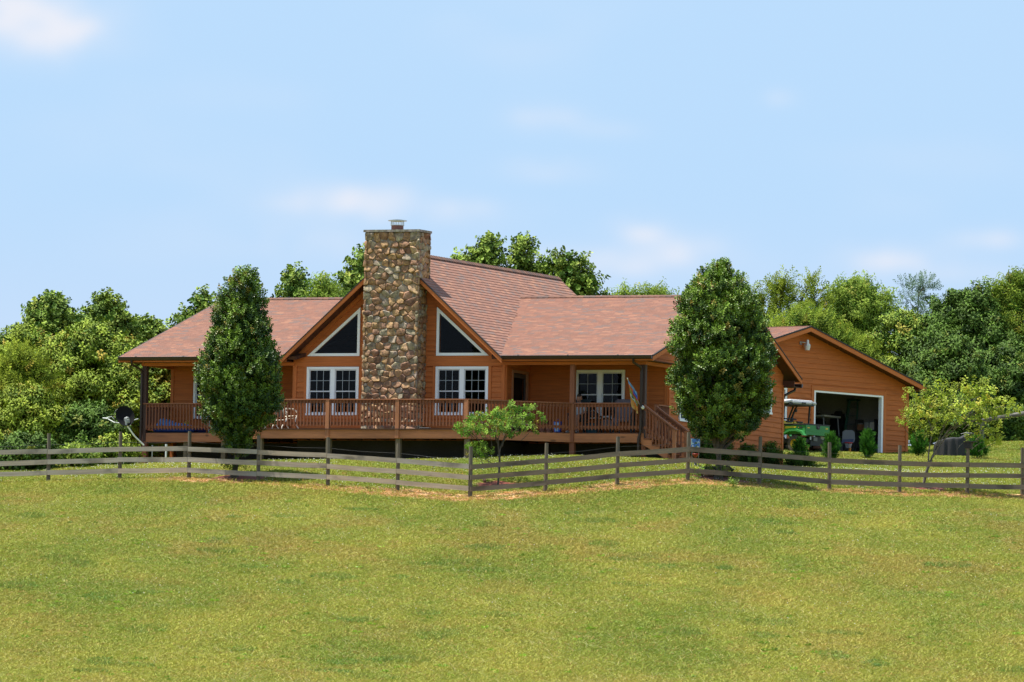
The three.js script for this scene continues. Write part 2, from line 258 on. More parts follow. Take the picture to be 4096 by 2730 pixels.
// grass: short tufts, thousands of them, one object per kind
{
  seed(5);
  const tuft = (n, spread, lean, wide) => {
    const P = [], N = [];
    for (let i = 0; i < n; i++) {
      const a = rr(0, 6.283), r = spread * Math.sqrt(rnd()), x = r * Math.cos(a), z = r * Math.sin(a), la = rr(0, 6.283), l = lean * rr(.3, 1.3), h = rr(.55, 1.1), w = wide * rr(.7, 1.3), wa = rr(0, 6.283);
      const tx = x + Math.cos(la) * l, tz = z + Math.sin(la) * l, mx = x + Math.cos(la) * l * .35, mz = z + Math.sin(la) * l * .35, cx = Math.cos(wa) * w, cz = Math.sin(wa) * w;
      const v = [[x - cx, 0, z - cz], [x + cx, 0, z + cz], [mx + cx * .8, h * .6, mz + cz * .8], [mx - cx * .8, h * .6, mz - cz * .8], [tx, h, tz]];
      for (const k of [0, 1, 2, 0, 2, 3, 3, 2, 4]) P.push(...v[k]);
    }
    const g = new THREE.BufferGeometry(); g.setAttribute('position', new THREE.Float32BufferAttribute(P, 3)); g.computeVertexNormals(); return g;
  };
  const mat = new THREE.MeshPhysicalMaterial({ color: 0xffffff, roughness: .85, transmission: .3, thickness: 0, side: THREE.DoubleSide, specularIntensity: .5 });
  const make = (name, label, geo, n, gen) => {
    const im = new THREE.InstancedMesh(geo, mat, n); let k = 0; const m = new THREE.Matrix4(), q = new THREE.Quaternion(), e = new THREE.Euler();
    for (let tries = 0; k < n && tries < n * 6; tries++) { const s = gen(); if (!s) continue; e.set(rr(-.15, .15), rr(0, 6.283), rr(-.15, .15)); m.compose(V3(s.x, s.y, s.z), q.setFromEuler(e), V3(s.w, s.h, s.w)); im.setMatrixAt(k, m); im.setColorAt(k, s.c); k++; }
    im.count = k; im.castShadow = im.receiveShadow = true; im.name = name; scene.add(im); return tag(im, label, 'grass', null, 'stuff');
  };
  const shade = c => c.clone().multiplyScalar(rr(.78, 1.24)).lerp(cT, rnd() < .14 ? rr(.3, .9) : 0);
  const inHouse = (x, z) => { const dx = x - HOUSE.x, u = dx * Math.cos(TH) + z * Math.sin(TH), w = -dx * Math.sin(TH) + z * Math.cos(TH); return u > -8.6 && u < 8.25 && w < .1 && w > -11.8 || Math.abs(u) < 3.4 && w < 2.2 && w > -1; };
  const gridY = new Map();                              // heights from a half-metre grid, cheaper than the full sum
  const gy = (x, z) => { const i = Math.floor(x * 2), j = Math.floor(z * 2), fx = x * 2 - i, fz = z * 2 - j, g = (a, b) => { const k = a * 4096 + b; let v = gridY.get(k); if (v === undefined) { v = groundY(a / 2, b / 2); gridY.set(k, v); } return v; }; return mix(mix(g(i, j), g(i + 1, j), fx), mix(g(i, j + 1), g(i + 1, j + 1), fx), fz); };
  make('pasture_grass', 'yellow green pasture grass with dry patches on the slope below the fence', tuft(14, .14, .1, .012), 560000, () => {
    const z = 4.5 + 79 * rnd(), half = (DIST - z) * .0725 + .6, x = rr(-half, half); if (z < 13.2 && fenceDist(x, z) < 0) return null;
    const t = turf(x, z); if ( rnd() > t.thick) return null; return { x, z, y: gy(x, z) - .006, w: rr(.7, 1.25), h: t.h * rr(.6, 1.45), c: shade(t.c) };
  });
  make('yard_grass', 'short greener lawn grass between the fence and the house', tuft(14, .14, .1, .012), 160000, () => {
    const z = rr(-24, 13), x = rr(-17.5, 18.5); if (inHouse(x, z)) return null; const t = turf(x, z); if (t.fd >= 0 || rnd() > t.thick) return null; return { x, z, y: gy(x, z) - .006, w: rr(.7, 1.2), h: t.h * rr(.6, 1.3), c: shade(t.c) };
  });
  make('tall_grass', 'longer darker grass in scattered clumps on the pasture', tuft(10, .1, .14, .018), 9000, () => {
    const k = pick(clumps), a = rr(0, 6.283), r = Math.sqrt(rnd()) * .8, x = k.x + Math.cos(a) * r * k.b, z = k.z + Math.sin(a) * r * k.a * 2; if (fenceDist(x, z) < 0) return null;
    return { x, z, y: gy(x, z) - .01, w: rr(.7, 1.2), h: rr(.07, .15) * (.6 + .4 * k.s), c: cD.clone().lerp(cG, rnd() * .6).multiplyScalar(rr(.8, 1.6)) };
  });
  make('straw_litter', 'dry straw and dead stems on the bare soil along the fence', tuft(9, .12, .3, .014), 9000, () => {
    const z = rr(4, 15), x = rr(-14, 18); const t = turf(x, z); if (t.straw < .3 || rnd() > t.straw) return null; return { x, z, y: gy(x, z) - .004, w: rr(.6, 1.1), h: rr(.015, .05), c: cS.clone().lerp(cT, rnd()).multiplyScalar(rr(.6, 1.5)) };
  });
  // low broad-leaved weeds and pale dry stalks
  const ros = []; for (let i = 0; i < 9; i++) { const a = i * 2.4, g = new THREE.BufferGeometry(), c = Math.cos(a), s = Math.sin(a), l = .09 + .02 * (i % 3), y = .03 + .012 * (i % 4); g.setAttribute('position', new THREE.Float32BufferAttribute([0, .01, 0, c * l * .5 - s * .028, y, s * l * .5 + c * .028, c * l, y * .7, s * l, 0, .01, 0, c * l, y * .7, s * l, c * l * .5 + s * .028, y, s * l * .5 - c * .028], 3)); g.computeVertexNormals(); ros.push(g); }
  make('pasture_weeds', 'bright green broad-leaved weeds dotted over the pasture', mergeGeometries(ros), 420, () => { const z = rr(14, 82), half = (DIST - z) * .0725, x = rr(-half, half); if (fbm(x * .5 + 40, z * .2 + 9, 3) < .5) return null; return { x, z, y: gy(x, z) + .02, w: rr(.6, 1.4), h: rr(.8, 1.5), c: lin('#86a038').multiplyScalar(rr(.8, 1.4)) }; });
  make('dry_stalks', 'pale dry grass stalks standing above the pasture', tuft(3, .12, .25, .006), 4200, () => { const z = rr(14, 83), half = (DIST - z) * .0725, x = rr(-half, half); if (fbm(x * .6 + 4, z * .25 + 3, 3) < .45) return null; return { x, z, y: gy(x, z), w: rr(.7, 1.2), h: rr(.09, .17), c: lin('#cdc08a').multiplyScalar(rr(.8, 1.4)) }; });
  // white clover heads in the lawn and the pasture
  const head = new THREE.IcosahedronGeometry(.011, 0);
  const im = new THREE.InstancedMesh(head, M([.75, .74, .66], .9), 2600); let k = 0; const m = new THREE.Matrix4();
  while (k < 2600) { const yard = rnd() < .9, z = yard ? rr(-10, 12) : rr(13, 60), x = rr(-16, 17); if (inHouse(x, z) || yard && fenceDist(x, z) > 0 || fbm(x * .5, z * .5, 2) < .42) continue; m.makeTranslation(x, gy(x, z) + rr(.05, .09), z); im.setMatrixAt(k++, m); }
  im.name = 'clover_flowers'; scene.add(im); tag(im, 'tiny white clover heads scattered in the grass', 'clover', null, 'stuff');
}
// ------------------------------------------------------------------ the house
const HB = 0.9;                                          // deck level above the base of the house group
const house = thing('house', 'orange brown cedar house with a steep glazed front gable and a wraparound deck', 'house', V3(HOUSE.x, -HB, 0), -TH);
const hp = o => { o.position.y += HB; return o; };
const grp = (name, parent) => { const g = new THREE.Group(); g.name = name; parent.add(g); return g; };
const FRONT = -1.92, BACK = -11.55, UL = -8.75, UR = 8.2, PC = -.045, PW2 = 3.58, RIDGE = -6.9, RV = 4.59, SF = .3075, SB = .45, PS = .885, PV = 5.58;
const mainV = w => w > RIDGE ? RV - SF * (w - RIDGE) : RV + SB * (w - RIDGE);
const prowV = u => PV - PS * Math.abs(u - PC);

function wallPart(o, rot, outline, holes, parent, mat = sidingMats[0]) {
  const m = mesh('wall', prism(outline, -.12, 0, holes), mat, parent); m.position.copy(o); m.rotation.y = rot; return m;
}
function plank(wall, name, c, z0, z1, mat, zt = z1) {      // c: four corners [s, v] in the wall's plane: bottom left, bottom right, top right, top left
  const [a, b, d, e] = c;
  return mesh(name, hexa([V3(a[0], a[1], z0), V3(b[0], b[1], z0), V3(d[0], d[1], z0), V3(e[0], e[1], z0), V3(a[0], a[1], z1), V3(b[0], b[1], z1), V3(d[0], d[1], zt), V3(e[0], e[1], zt)], rr(0, 9), rr(0, 2)), mat, wall);
}
const rectPlank = (wall, s0, s1, v0, v1, z1 = .042, mat = trimMat, name = 'trim_board') => plank(wall, name, [[s0, v0], [s1, v0], [s1, v1], [s0, v1]], .001, z1, mat);
const boardCount = new Map();
function courses(wall, v0, v1, step, L, R, holes = [], mats = sidingMats, maxLen = 3.6, unseen = false) {
  let root = wall; while (root.parent && root.parent !== scene) root = root.parent;
  const over = new Map(), put = (c, mat) => { const n = boardCount.get(root) || 0; if (unseen || n >= 298) { const tmp = new THREE.Group(), m = plank(tmp, 'siding_board', c, .001, .028, mat, .004); if (!over.has(mat)) over.set(mat, []); over.get(mat).push(m.geometry); } else { boardCount.set(root, n + 1); plank(wall, 'siding_board', c, .001, .028, mat, .004); } };
  for (let b = v0; b < v1 - .02; b += step) {
    const t = Math.min(b + step, v1), mid = (b + t) / 2;
    let runs = [[L, R]];
    for (const h of holes) if (mid > h.v0 && mid < h.v1) runs = runs.flatMap(([l, r]) => (l(mid) < h.r(mid) && r(mid) > h.l(mid)) ? [[l, h.l], [h.r, r]] : [[l, r]]);
    for (const [l, r] of runs) {
      const len = r(mid) - l(mid); if (len < .05) continue;
      const cuts = [0]; if (len > maxLen) { let x = rr(1.2, maxLen); while (x < len - .5) { cuts.push(x / len); x += rr(2, maxLen); } } cuts.push(1);
      for (let i = 0; i < cuts.length - 1; i++) {
        const f = (v, k) => mix(l(v), Math.max(l(v) + .002, r(v)), k), g = i ? .0015 : 0;
        put([[f(b, cuts[i]) + g, b], [f(b, cuts[i + 1]), b], [f(t, cuts[i + 1]), t], [f(t, cuts[i]) + g, t]], pick(mats));
      }
    }
  }
  for (const [mat, l] of over) stuff(mesh('siding', l, mat, wall));
}
const k_ = x => () => x;
const rectHole = (s0, s1, v0, v1) => [[s0, v0], [s1, v0], [s1, v1], [s0, v1]];
const hole = (s0, s1, v0, v1) => ({ v0, v1, l: k_(s0), r: k_(s1) });

// double-hung windows: white frame, mullion, two sashes each with a grille between the panes
function windowPart(o, rot, s0, s1, v0, v1, lights, parent, grilleCols = 3) {
  const w = hp(grp('window', parent)); w.position.add(o); w.rotation.y = rot;
  const fw = .078, mw = .14, z = .05;
  mesh('frame', [box(s1 - s0, fw, .06, (s0 + s1) / 2, v1 - fw / 2, z - .03), box(s1 - s0 + .03, fw * .8, .08, (s0 + s1) / 2, v0 + fw * .4, z - .025), box(fw, v1 - v0 - fw * 1.8, .06, s0 + fw / 2, (v0 + v1) / 2 - .004, z - .03), box(fw, v1 - v0 - fw * 1.8, .06, s1 - fw / 2, (v0 + v1) / 2 - .004, z - .03)], whiteTrim, w);
  const a0 = s0 + fw, a1 = s1 - fw, lw = (a1 - a0 - mw * (lights - 1)) / lights;
  for (let i = 0; i < lights; i++) {
    const x0 = a0 + i * (lw + mw), x1 = x0 + lw, vb = v0 + fw * .8, vt = v1 - fw, vm = (vb + vt) / 2;
    if (i) mesh('mullion', box(mw, vt - vb, .056, x0 - mw / 2, (vb + vt) / 2, z - .031), whiteTrim, w);
    for (const [y0, y1, zz] of [[vb, vm + .018, -.008], [vm - .018, vt, .012]]) {
      const sw = .036;
      mesh('sash', [box(x1 - x0, sw, .03, (x0 + x1) / 2, y0 + sw / 2, zz), box(x1 - x0, sw, .03, (x0 + x1) / 2, y1 - sw / 2, zz), box(sw, y1 - y0 - 2 * sw, .03, x0 + sw / 2, (y0 + y1) / 2, zz), box(sw, y1 - y0 - 2 * sw, .03, x1 - sw / 2, (y0 + y1) / 2, zz)], sashMat, w);
      const p = mesh('pane', new THREE.PlaneGeometry(x1 - x0 - 2 * sw, y1 - y0 - 2 * sw).translate((x0 + x1) / 2, (y0 + y1) / 2, zz - .004), glass, w);
      const bars = []; for (let c = 1; c < grilleCols; c++) bars.push(box(.017, y1 - y0 - 2 * sw, .008, mix(x0 + sw, x1 - sw, c / grilleCols), (y0 + y1) / 2, zz + .004));
      bars.push(box(x1 - x0 - 2 * sw, .017, .008, (x0 + x1) / 2, (y0 + y1) / 2, zz + .0055)); mesh('grille', bars, grilleMat, w);
    }
  }
  return w;
}
seed(21);
// front gable wall
const winL = [-3.12, -1.345, .53, 2.03], winR = [1.255, 3.025, .53, 2.03];
const triL = [[-3.12, 2.365], [-1.335, 2.365], [-1.335, 3.868]], triR = [[1.262, 2.365], [3.027, 2.365], [1.262, 3.868]];
const triIn = (t, d) => { const cx = (t[0][0] + t[1][0] + t[2][0]) / 3, cy = (t[0][1] + t[1][1] + t[2][1]) / 3; // inset triangle
  const ln = t.map((p, i) => { const q = t[(i + 1) % 3], dx = q[0] - p[0], dy = q[1] - p[1], l = Math.hypot(dx, dy); let nx = -dy / l, ny = dx / l; if ((cx - p[0]) * nx + (cy - p[1]) * ny < 0) { nx = -nx; ny = -ny; } return [p[0] + nx * d, p[1] + ny * d, dx, dy]; });
  return ln.map((a, i) => { const b = ln[(i + 2) % 3], den = a[2] * b[3] - a[3] * b[2], tt = ((b[0] - a[0]) * b[3] - (b[1] - a[1]) * b[2]) / den; return [a[0] + a[2] * tt, a[1] + a[3] * tt]; }); };
const prowWall = hp(wallPart(V3(0, 0, 0), 0, [[-PW2, -.25], [PW2, -.25], [PW2, prowV(PW2) - .12], [PC, PV - .12], [-PW2, prowV(-PW2) - .12]],
  [rectHole(winL[0] + .07, winL[1] - .07, winL[2] + .05, winL[3] - .07), rectHole(winR[0] + .07, winR[1] - .07, winR[2] + .05, winR[3] - .07), triIn(triL, .07), triIn(triR, .07)], house));
const triHole = t => { const inner = t[2][0], outer = t[0][0] < 0 ? t[0][0] : t[1][0], h = t[2][1] - t[0][1]; const slope = v => mix(outer, inner, (v - t[0][1]) / h); return outer < 0 ? { v0: t[0][1], v1: t[2][1], l: v => slope(v) + .05, r: k_(inner) } : { v0: t[0][1], v1: t[2][1], l: k_(inner), r: v => slope(v) - .05 }; };
const gapL = v => Math.max(-PW2 + .1, PC - (PV - .16 - v) / PS), gapR = v => Math.min(PW2 - .1, PC + (PV - .16 - v) / PS);
courses(prowWall, -.02, 2.06, .158, k_(-PW2 + .1), k_(PW2 - .1), [hole(winL[0] - .06, winL[1] + .06, .5, 2.06), hole(-.9, .9, -1, 9), hole(winR[0] - .06, winR[1] + .06, .5, 2.06)], sidingMats, 2.4);
courses(prowWall, 2.36, 5.1, .158, gapL, gapR, [triHole(triL), hole(-.9, .9, -1, 9), triHole(triR)], sidingMats, 2.4);
for (const s of [-1, 1]) {
  rectPlank(prowWall, s < 0 ? -PW2 : PW2 - .11, s < 0 ? -PW2 + .11 : PW2, -.2, 2.3);
  rectPlank(prowWall, s < 0 ? -PW2 + .113 : .93, s < 0 ? -.93 : PW2 - .113, 2.045, 2.175, .046); rectPlank(prowWall, s < 0 ? -PW2 + .113 : .93, s < 0 ? -.93 : PW2 - .113, 2.178, 2.355, .04);
  const wn = s < 0 ? winL : winR;
  rectPlank(prowWall, wn[0] - .1, wn[0] - .002, .42, 2.043, .041); rectPlank(prowWall, wn[1] + .002, wn[1] + .1, .42, 2.043, .041); rectPlank(prowWall, wn[0] - .001, wn[1] + .001, .42, .525, .041);
  // board that follows the rake
  const a = s < 0 ? PC - 3.45 : PC + 3.45, b = s < 0 ? PC - .95 : PC + .95;
  const c = [[a, prowV(a) - .3], [b, prowV(b) - .3], [b, prowV(b) - .13], [a, prowV(a) - .13]]; plank(prowWall, 'trim_board', s < 0 ? c : [c[1], c[0], c[3], c[2]], .001, .044, trimMat);
}
for (const s of [0, 1]) windowPart(V3(0, 0, 0), 0, ...(s ? winR : winL), 2, house);
for (const t of [triL, triR]) {
  const w = hp(grp('window', house)); tag(w, t === triL ? 'triangular window with white frame left of the chimney' : 'triangular window with white frame right of the chimney');
  mesh('frame', prism(t, .002, .055, [triIn(t, .085)]), whiteTrim, w);
  const p = triIn(t, .08); mesh('pane', new THREE.ShapeGeometry(new THREE.Shape(p.map(q => new THREE.Vector2(...q)))).translate(0, 0, .012), glass, w);
}
// the gable's return walls, with a glazed door on the right one
const retR = hp(wallPart(V3(PW2, 0, 0), Math.PI / 2, [[.12, -.2], [1.92, -.2], [1.92, 2.17], [.12, 2.17]], [rectHole(.55, 1.6, .03, 1.92)], house));
rectPlank(retR, 0, .11, -.2, 2.17); courses(retR, -.02, 2.17, .158, k_(.11), k_(1.9), [hole(.46, 1.68, -1, 2.0)]);
{
  const d = hp(grp('door', house)); d.position.add(V3(PW2, 0, 0)); d.rotation.y = Math.PI / 2; tag(d, 'dark glazed porch door beside the front gable');
  mesh('door_frame', [box(.09, 1.95, .05, .5, .975, .026), box(.09, 1.95, .05, 1.645, .975, .026), box(1.06, .08, .05, 1.072, 1.91, .027)], M([.38, .16, .08], .6), d);
  mesh('door_leaf', [box(.1, 1.84, .04, .6, .93, -.02), box(.1, 1.84, .04, 1.55, .93, -.02), box(.85, .12, .04, 1.075, 1.79, -.02), box(.85, .25, .04, 1.075, .135, -.02)], M([.06, .05, .05], .5), d);
  mesh('pane', new THREE.PlaneGeometry(.86, 1.5).translate(1.075, 1.0, -.02), glass, d);
}
const retL = hp(wallPart(V3(-PW2, 0, 0), -Math.PI / 2, [[-1.92, -.2], [-.12, -.2], [-.12, 2.17], [-1.92, 2.17]], [], house));
rectPlank(retL, -.11, 0, -.2, 2.17); courses(retL, -.02, 2.17, .158, k_(-1.9), k_(-.11), [], sidingMats, 3.6, true);
// walls at the back of the two porches
const porchL = hp(wallPart(V3(0, 0, FRONT), 0, [[UL, -.25], [-PW2, -.25], [-PW2, 2.3], [UL, 2.3]], [rectHole(-7.88, -7.02, .56, 1.96)], house));
courses(porchL, -.02, 2.17, .158, k_(UL + .1), k_(-PW2), [hole(-7.99, -6.91, .5, 2.05)]); rectPlank(porchL, UL, UL + .1, -.2, 2.17);
windowPart(V3(0, 0, FRONT), 0, -7.95, -6.95, .51, 2.03, 1, house);
const porchR = hp(wallPart(V3(0, 0, FRONT), 0, [[PW2, -.25], [UR, -.25], [UR, 2.3], [PW2, 2.3]], [rectHole(5.17, 6.68, .56, 1.96)], house));
courses(porchR, -.02, 2.17, .158, k_(PW2), k_(UR - .1), [hole(5.05, 6.8, .5, 2.05)]); rectPlank(porchR, UR - .1, UR, -.2, 2.17);
windowPart(V3(0, 0, FRONT), 0, 5.1, 6.765, .51, 2.02, 2, house, 2);
// gable end walls and the back
const gv = (s, d) => Math.min(mainV(-s) - d, 9);
const gableOut = [[1.92, -1.15], [11.55, -.95], [11.55, gv(11.55, .12)], [6.9, RV - .12], [.05, gv(.05, .12)], [.05, 2.17], [1.92, 2.17]];
const gableR = hp(wallPart(V3(UR, 0, 0), Math.PI / 2, gableOut, [rectHole(9.75, 10.4, 1.12, 1.95), rectHole(2.86, 3.7, .54, 1.95)], house));
const gL = v => v < 2.17 ? 2.02 : Math.max(.08, 6.9 - (RV - .13 - v) / SF), gR = v => Math.min(11.45, 6.9 + (RV - .13 - v) / SB);
courses(gableR, -.95, 4.4, .163, gL, gR, [hole(9.64, 10.51, 1.05, 2.03), hole(2.75, 3.81, .47, 2.03)], sidingMats, 4.2);
rectPlank(gableR, 1.92, 2.03, -1.1, 2.16); rectPlank(gableR, 11.44, 11.55, -.95, 2.05); rectPlank(gableR, .05, 1.91, 2.075, 2.17, .04);
windowPart(V3(UR, 0, 0), Math.PI / 2, 9.66, 10.49, 1.07, 2.0, 1, house, 2); windowPart(V3(UR, 0, 0), Math.PI / 2, 2.78, 3.78, .49, 2.0, 1, house, 2);
const gableL = hp(wallPart(V3(UL, 0, 0), -Math.PI / 2, gableOut.map(p => [-p[0], p[1]]), [], house)); courses(gableL, -.95, 4.4, .163, v => -gR(v), v => -gL(v), [], sidingMats, 4.2, true);
const backW = hp(wallPart(V3(0, 0, BACK), Math.PI, [[-UR, -1], [-UL, -1], [-UL, 2.25], [PW2, 2.25], [-PC, PV - .14], [-PW2, 2.25], [-UR, 2.25]], [], house)); courses(backW, -.9, 2.2, .163, k_(-UR), k_(-UL), [], sidingMats, 4.2, true);
hp(mesh('foundation', [box(UR - UL - .3, .95, 9.3, (UR + UL) / 2, -.72, -6.73), box(6.9, .95, 1.9, 0, -.72, -1.0)], M([.13, .12, .11], .95, { map: speckMap }), house));
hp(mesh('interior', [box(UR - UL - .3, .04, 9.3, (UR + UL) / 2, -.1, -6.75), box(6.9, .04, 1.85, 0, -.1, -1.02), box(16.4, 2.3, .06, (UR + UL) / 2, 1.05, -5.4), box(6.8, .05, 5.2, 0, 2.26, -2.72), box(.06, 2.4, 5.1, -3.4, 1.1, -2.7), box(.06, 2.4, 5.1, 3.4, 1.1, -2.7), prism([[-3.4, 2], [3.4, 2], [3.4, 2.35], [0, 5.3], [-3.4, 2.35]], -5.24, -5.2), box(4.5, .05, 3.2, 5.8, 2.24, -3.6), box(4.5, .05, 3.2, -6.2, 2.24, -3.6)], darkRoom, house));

// ------------------------------------------------------------------ roofs
const shingleMat = new THREE.MeshStandardMaterial({ vertexColors: true, roughness: .92, side: THREE.DoubleSide, bumpMap: again(stoneBump, 6, 6), bumpScale: .002 });
const shingleHex = ['#94604c', '#9c6650', '#8a5a4a', '#a06a52', '#805c50', '#75605c', '#956452', '#875a4a', '#78605a', '#a87256'];
const shingleCols = shingleHex.map(h => { const c = lin(h), m = (c.r + c.g + c.b) / 3; return new THREE.Color(mix(mix(c.r, m, .1), .265, .34), mix(mix(c.g, m, .1), .146, .34), mix(mix(c.b, m, .1), .105, .34)).multiplyScalar(.97); });
const shGeo = shingleCols.map(c => { const t0 = .016, t1 = .003, y0 = 0, y1 = .16; return hexa([V3(0, y0, -.002), V3(1, y0, -.002), V3(1, y1, -.002), V3(0, y1, -.002), V3(0, y0, t0), V3(1, y0, t0), V3(1, y1, t1), V3(0, y1, t1)], 0, 0, c); });
// one roof plane of shingles: e is the lower corner, d runs along the rows, s up the slope
function shingles(roof, acc, e, d, len, s, rise, keep, singles) {
  e = e.clone(); d = d.clone(); const n = d.clone().cross(s).normalize(); if (n.y < 0) { n.negate(); e.addScaledVector(d, len); d.negate(); }
  let left = singles;
  for (let r = 0, y = -.012; y < rise - .02; r++, y += .142) {
    let x = -.0; const off = rr(0, .25);
    while (x < len - .01) {
      let wd = pick([.14, .19, .24, .3]); if (x === 0) wd = Math.max(.1, wd - off); wd = Math.min(wd, len - x);
      const p = e.clone().addScaledVector(d, x + wd / 2).addScaledVector(s, y + .07);
      if (keep(p)) {
        const o = e.clone().addScaledVector(d, x + .0015).addScaledVector(s, y).addScaledVector(n, .004), q = rnd();
        const ci = q < .16 ? pick([1, 3, 9]) : q < .36 ? pick([4, 5, 8]) : pick([0, 2, 6, 7]);
        const m = new THREE.Matrix4().makeBasis(d.clone().multiplyScalar(wd - .003), s, n).setPosition(o);
        if (left > 0) { left--; const h = mesh('shingle', shGeo[ci], shingleMat, roof); h.applyMatrix4(m); }
        else { const g = shGeo[ci].clone().applyMatrix4(m); acc.push(g); }
      }
      x += wd;
    }
  }
}
const slab = (a, b, c, d, t) => { const n = b.clone().sub(a).cross(d.clone().sub(a)).normalize(); if (n.y < 0) n.negate(); const dn = p => p.clone().addScaledVector(n, -t); return hexa([dn(a), dn(b), dn(c), dn(d), a, b, c, d]); };
seed(31);
const XL = -9.41, XR = 8.62, EW = .45, EB = -12.05, PE = 3.7, PF = .55, PB = -12.5;
const roof = hp(mesh('roof', [
  slab(V3(XL, mainV(EW), EW), V3(-3.3, mainV(EW), EW), V3(-.9, RV, RIDGE), V3(XL, RV, RIDGE), .1), slab(V3(3.3, mainV(EW), EW), V3(XR, mainV(EW), EW), V3(XR, RV, RIDGE), V3(.8, RV, RIDGE), .1),
  slab(V3(XL, mainV(EB), EB), V3(XR, mainV(EB), EB), V3(XR, RV, RIDGE), V3(XL, RV, RIDGE), .1),
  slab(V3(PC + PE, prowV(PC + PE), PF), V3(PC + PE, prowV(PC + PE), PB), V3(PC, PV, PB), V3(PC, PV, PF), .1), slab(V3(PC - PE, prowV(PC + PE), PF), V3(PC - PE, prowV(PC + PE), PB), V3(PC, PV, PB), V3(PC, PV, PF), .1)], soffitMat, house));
{
  const acc = [], sF = V3(0, SF, -1).normalize(), sB = V3(0, SB, 1).normalize(), sPR = V3(-1, PS, 0).normalize(), sPL = V3(1, PS, 0).normalize();
  const noChim = p => !(Math.abs(p.x) < .9 && p.z > -.1);
  const keepMain = p => Math.abs(p.x - PC) > PE || p.z > .45 || mainV(p.z) > prowV(p.x) - .07;
  const keepProw = p => noChim(p) && (p.z > .4 || p.z < EB || prowV(p.x) > mainV(p.z) - .09);
  shingles(roof, acc, V3(3.2, mainV(EW), EW), V3(1, 0, 0), XR - 3.2 + .0, sF, Math.hypot(1, SF) * (EW - RIDGE), keepMain, 200);
  shingles(roof, acc, V3(.4, mainV(EW), EW), V3(1, 0, 0), 2.8, sF, Math.hypot(1, SF) * (EW - RIDGE), keepMain, 0);
  shingles(roof, acc, V3(XL, mainV(EW), EW), V3(1, 0, 0), 8.6, sF, Math.hypot(1, SF) * (EW - RIDGE), keepMain, 60);
  shingles(roof, acc, V3(PC + PE, prowV(PC + PE), PF), V3(0, 0, -1), PF - PB, sPR, Math.hypot(1, PS) * PE, keepProw, 40);
  shingles(roof, acc, V3(PC - PE, prowV(PC + PE), PF), V3(0, 0, -1), PF - PB, sPL, Math.hypot(1, PS) * PE, keepProw, 0);
  shingles(roof, acc, V3(XL, mainV(EB), EB), V3(1, 0, 0), XR - XL, sB, Math.hypot(1, SB) * (RIDGE - EB), keepMain, 0);
  stuff(mesh('shingle_field', acc, shingleMat, roof));
  const caps = (a, b, slopeL, slopeR) => { const d = b.clone().sub(a), L = d.length(); d.normalize(); const q = V3(-d.z, 0, d.x); const list = []; for (let x = 0; x < L - .05; x += .2) for (const [sg, sl] of [[1, slopeL], [-1, slopeR]]) { const o = a.clone().addScaledVector(d, x), t = q.clone().multiplyScalar(sg).setY(-sl).normalize().multiplyScalar(.15); const e = d.clone().multiplyScalar(Math.min(.24, L - x)), u = V3(0, .07, 0), u2 = V3(0, .058, 0); list.push(hexa([o, o.clone().add(e), o.clone().add(e).add(t), o.clone().add(t), o.clone().add(u), o.clone().add(e).add(u2), o.clone().add(e).add(t).add(u2), o.clone().add(t).add(u)], 0, 0, pick(shingleCols).clone().multiplyScalar(.5))); } return list; };
  mesh('ridge_cap', caps(V3(XL, RV, RIDGE), V3(-1.1, RV, RIDGE), SB, SF), shingleMat, roof); mesh('ridge_cap', caps(V3(1.05, RV, RIDGE), V3(XR, RV, RIDGE), SB, SF), shingleMat, roof); mesh('ridge_cap', caps(V3(PC, PV, -.12), V3(PC, PV, PB), PS, PS), shingleMat, roof);
  // fascia along the rakes with a dark drip edge on top
  const rake = (a, b, out, h = .17) => { const o = out.clone().multiplyScalar(.03), dn = V3(0, -h, 0), t = V3(0, -.03, 0), o2 = out.clone().multiplyScalar(.045), z = V3(0, 0, 0);
    mesh('fascia', hexa([a.clone().add(dn), b.clone().add(dn), b.clone().add(t), a.clone().add(t), a.clone().add(dn).add(o), b.clone().add(dn).add(o), b.clone().add(t).add(o), a.clone().add(t).add(o)], rr(0, 5), 0), trimMat, roof);
    mesh('drip_edge', hexa([a.clone().add(t), b.clone().add(t), b.clone().setY(b.y + .014), a.clone().setY(a.y + .014), a.clone().add(t).add(o2), b.clone().add(t).add(o2), b.clone().add(o2).setY(b.y + .014), a.clone().add(o2).setY(a.y + .014)]), darkEdge, roof); };
  const zf = V3(0, 0, 1);
  for (const s of [-1, 1]) { rake(V3(PC + s * 3.74, prowV(PC + 3.74), PF), V3(PC, PV, PF), zf); rake(V3(PC + s * 3.74, prowV(PC + 3.74), PB), V3(PC, PV, PB), V3(0, 0, -1)); const x = s < 0 ? XL : XR, o = V3(s, 0, 0); rake(V3(x, mainV(EW), EW), V3(x, RV, RIDGE), o); rake(V3(x, mainV(EB), EB), V3(x, RV, RIDGE), o); }
  for (const [a, b] of [[XL, -3.64], [3.6, XR]]) {
    mesh('fascia', box(b - a, .15, .03, (a + b) / 2, 2.248, EW - .015), trimMat, roof);
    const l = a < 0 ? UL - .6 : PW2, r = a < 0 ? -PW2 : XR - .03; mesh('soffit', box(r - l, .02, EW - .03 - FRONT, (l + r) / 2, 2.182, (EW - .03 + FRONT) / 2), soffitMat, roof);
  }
  mesh('soffit', [box(XR - UR - .03, .02, .6, (XR + UR) / 2, 2.0, -11.75), box(XR - UR - .03, .2, .03, (XR + UR) / 2, 2.09, -11.5)], soffitMat, roof);
}
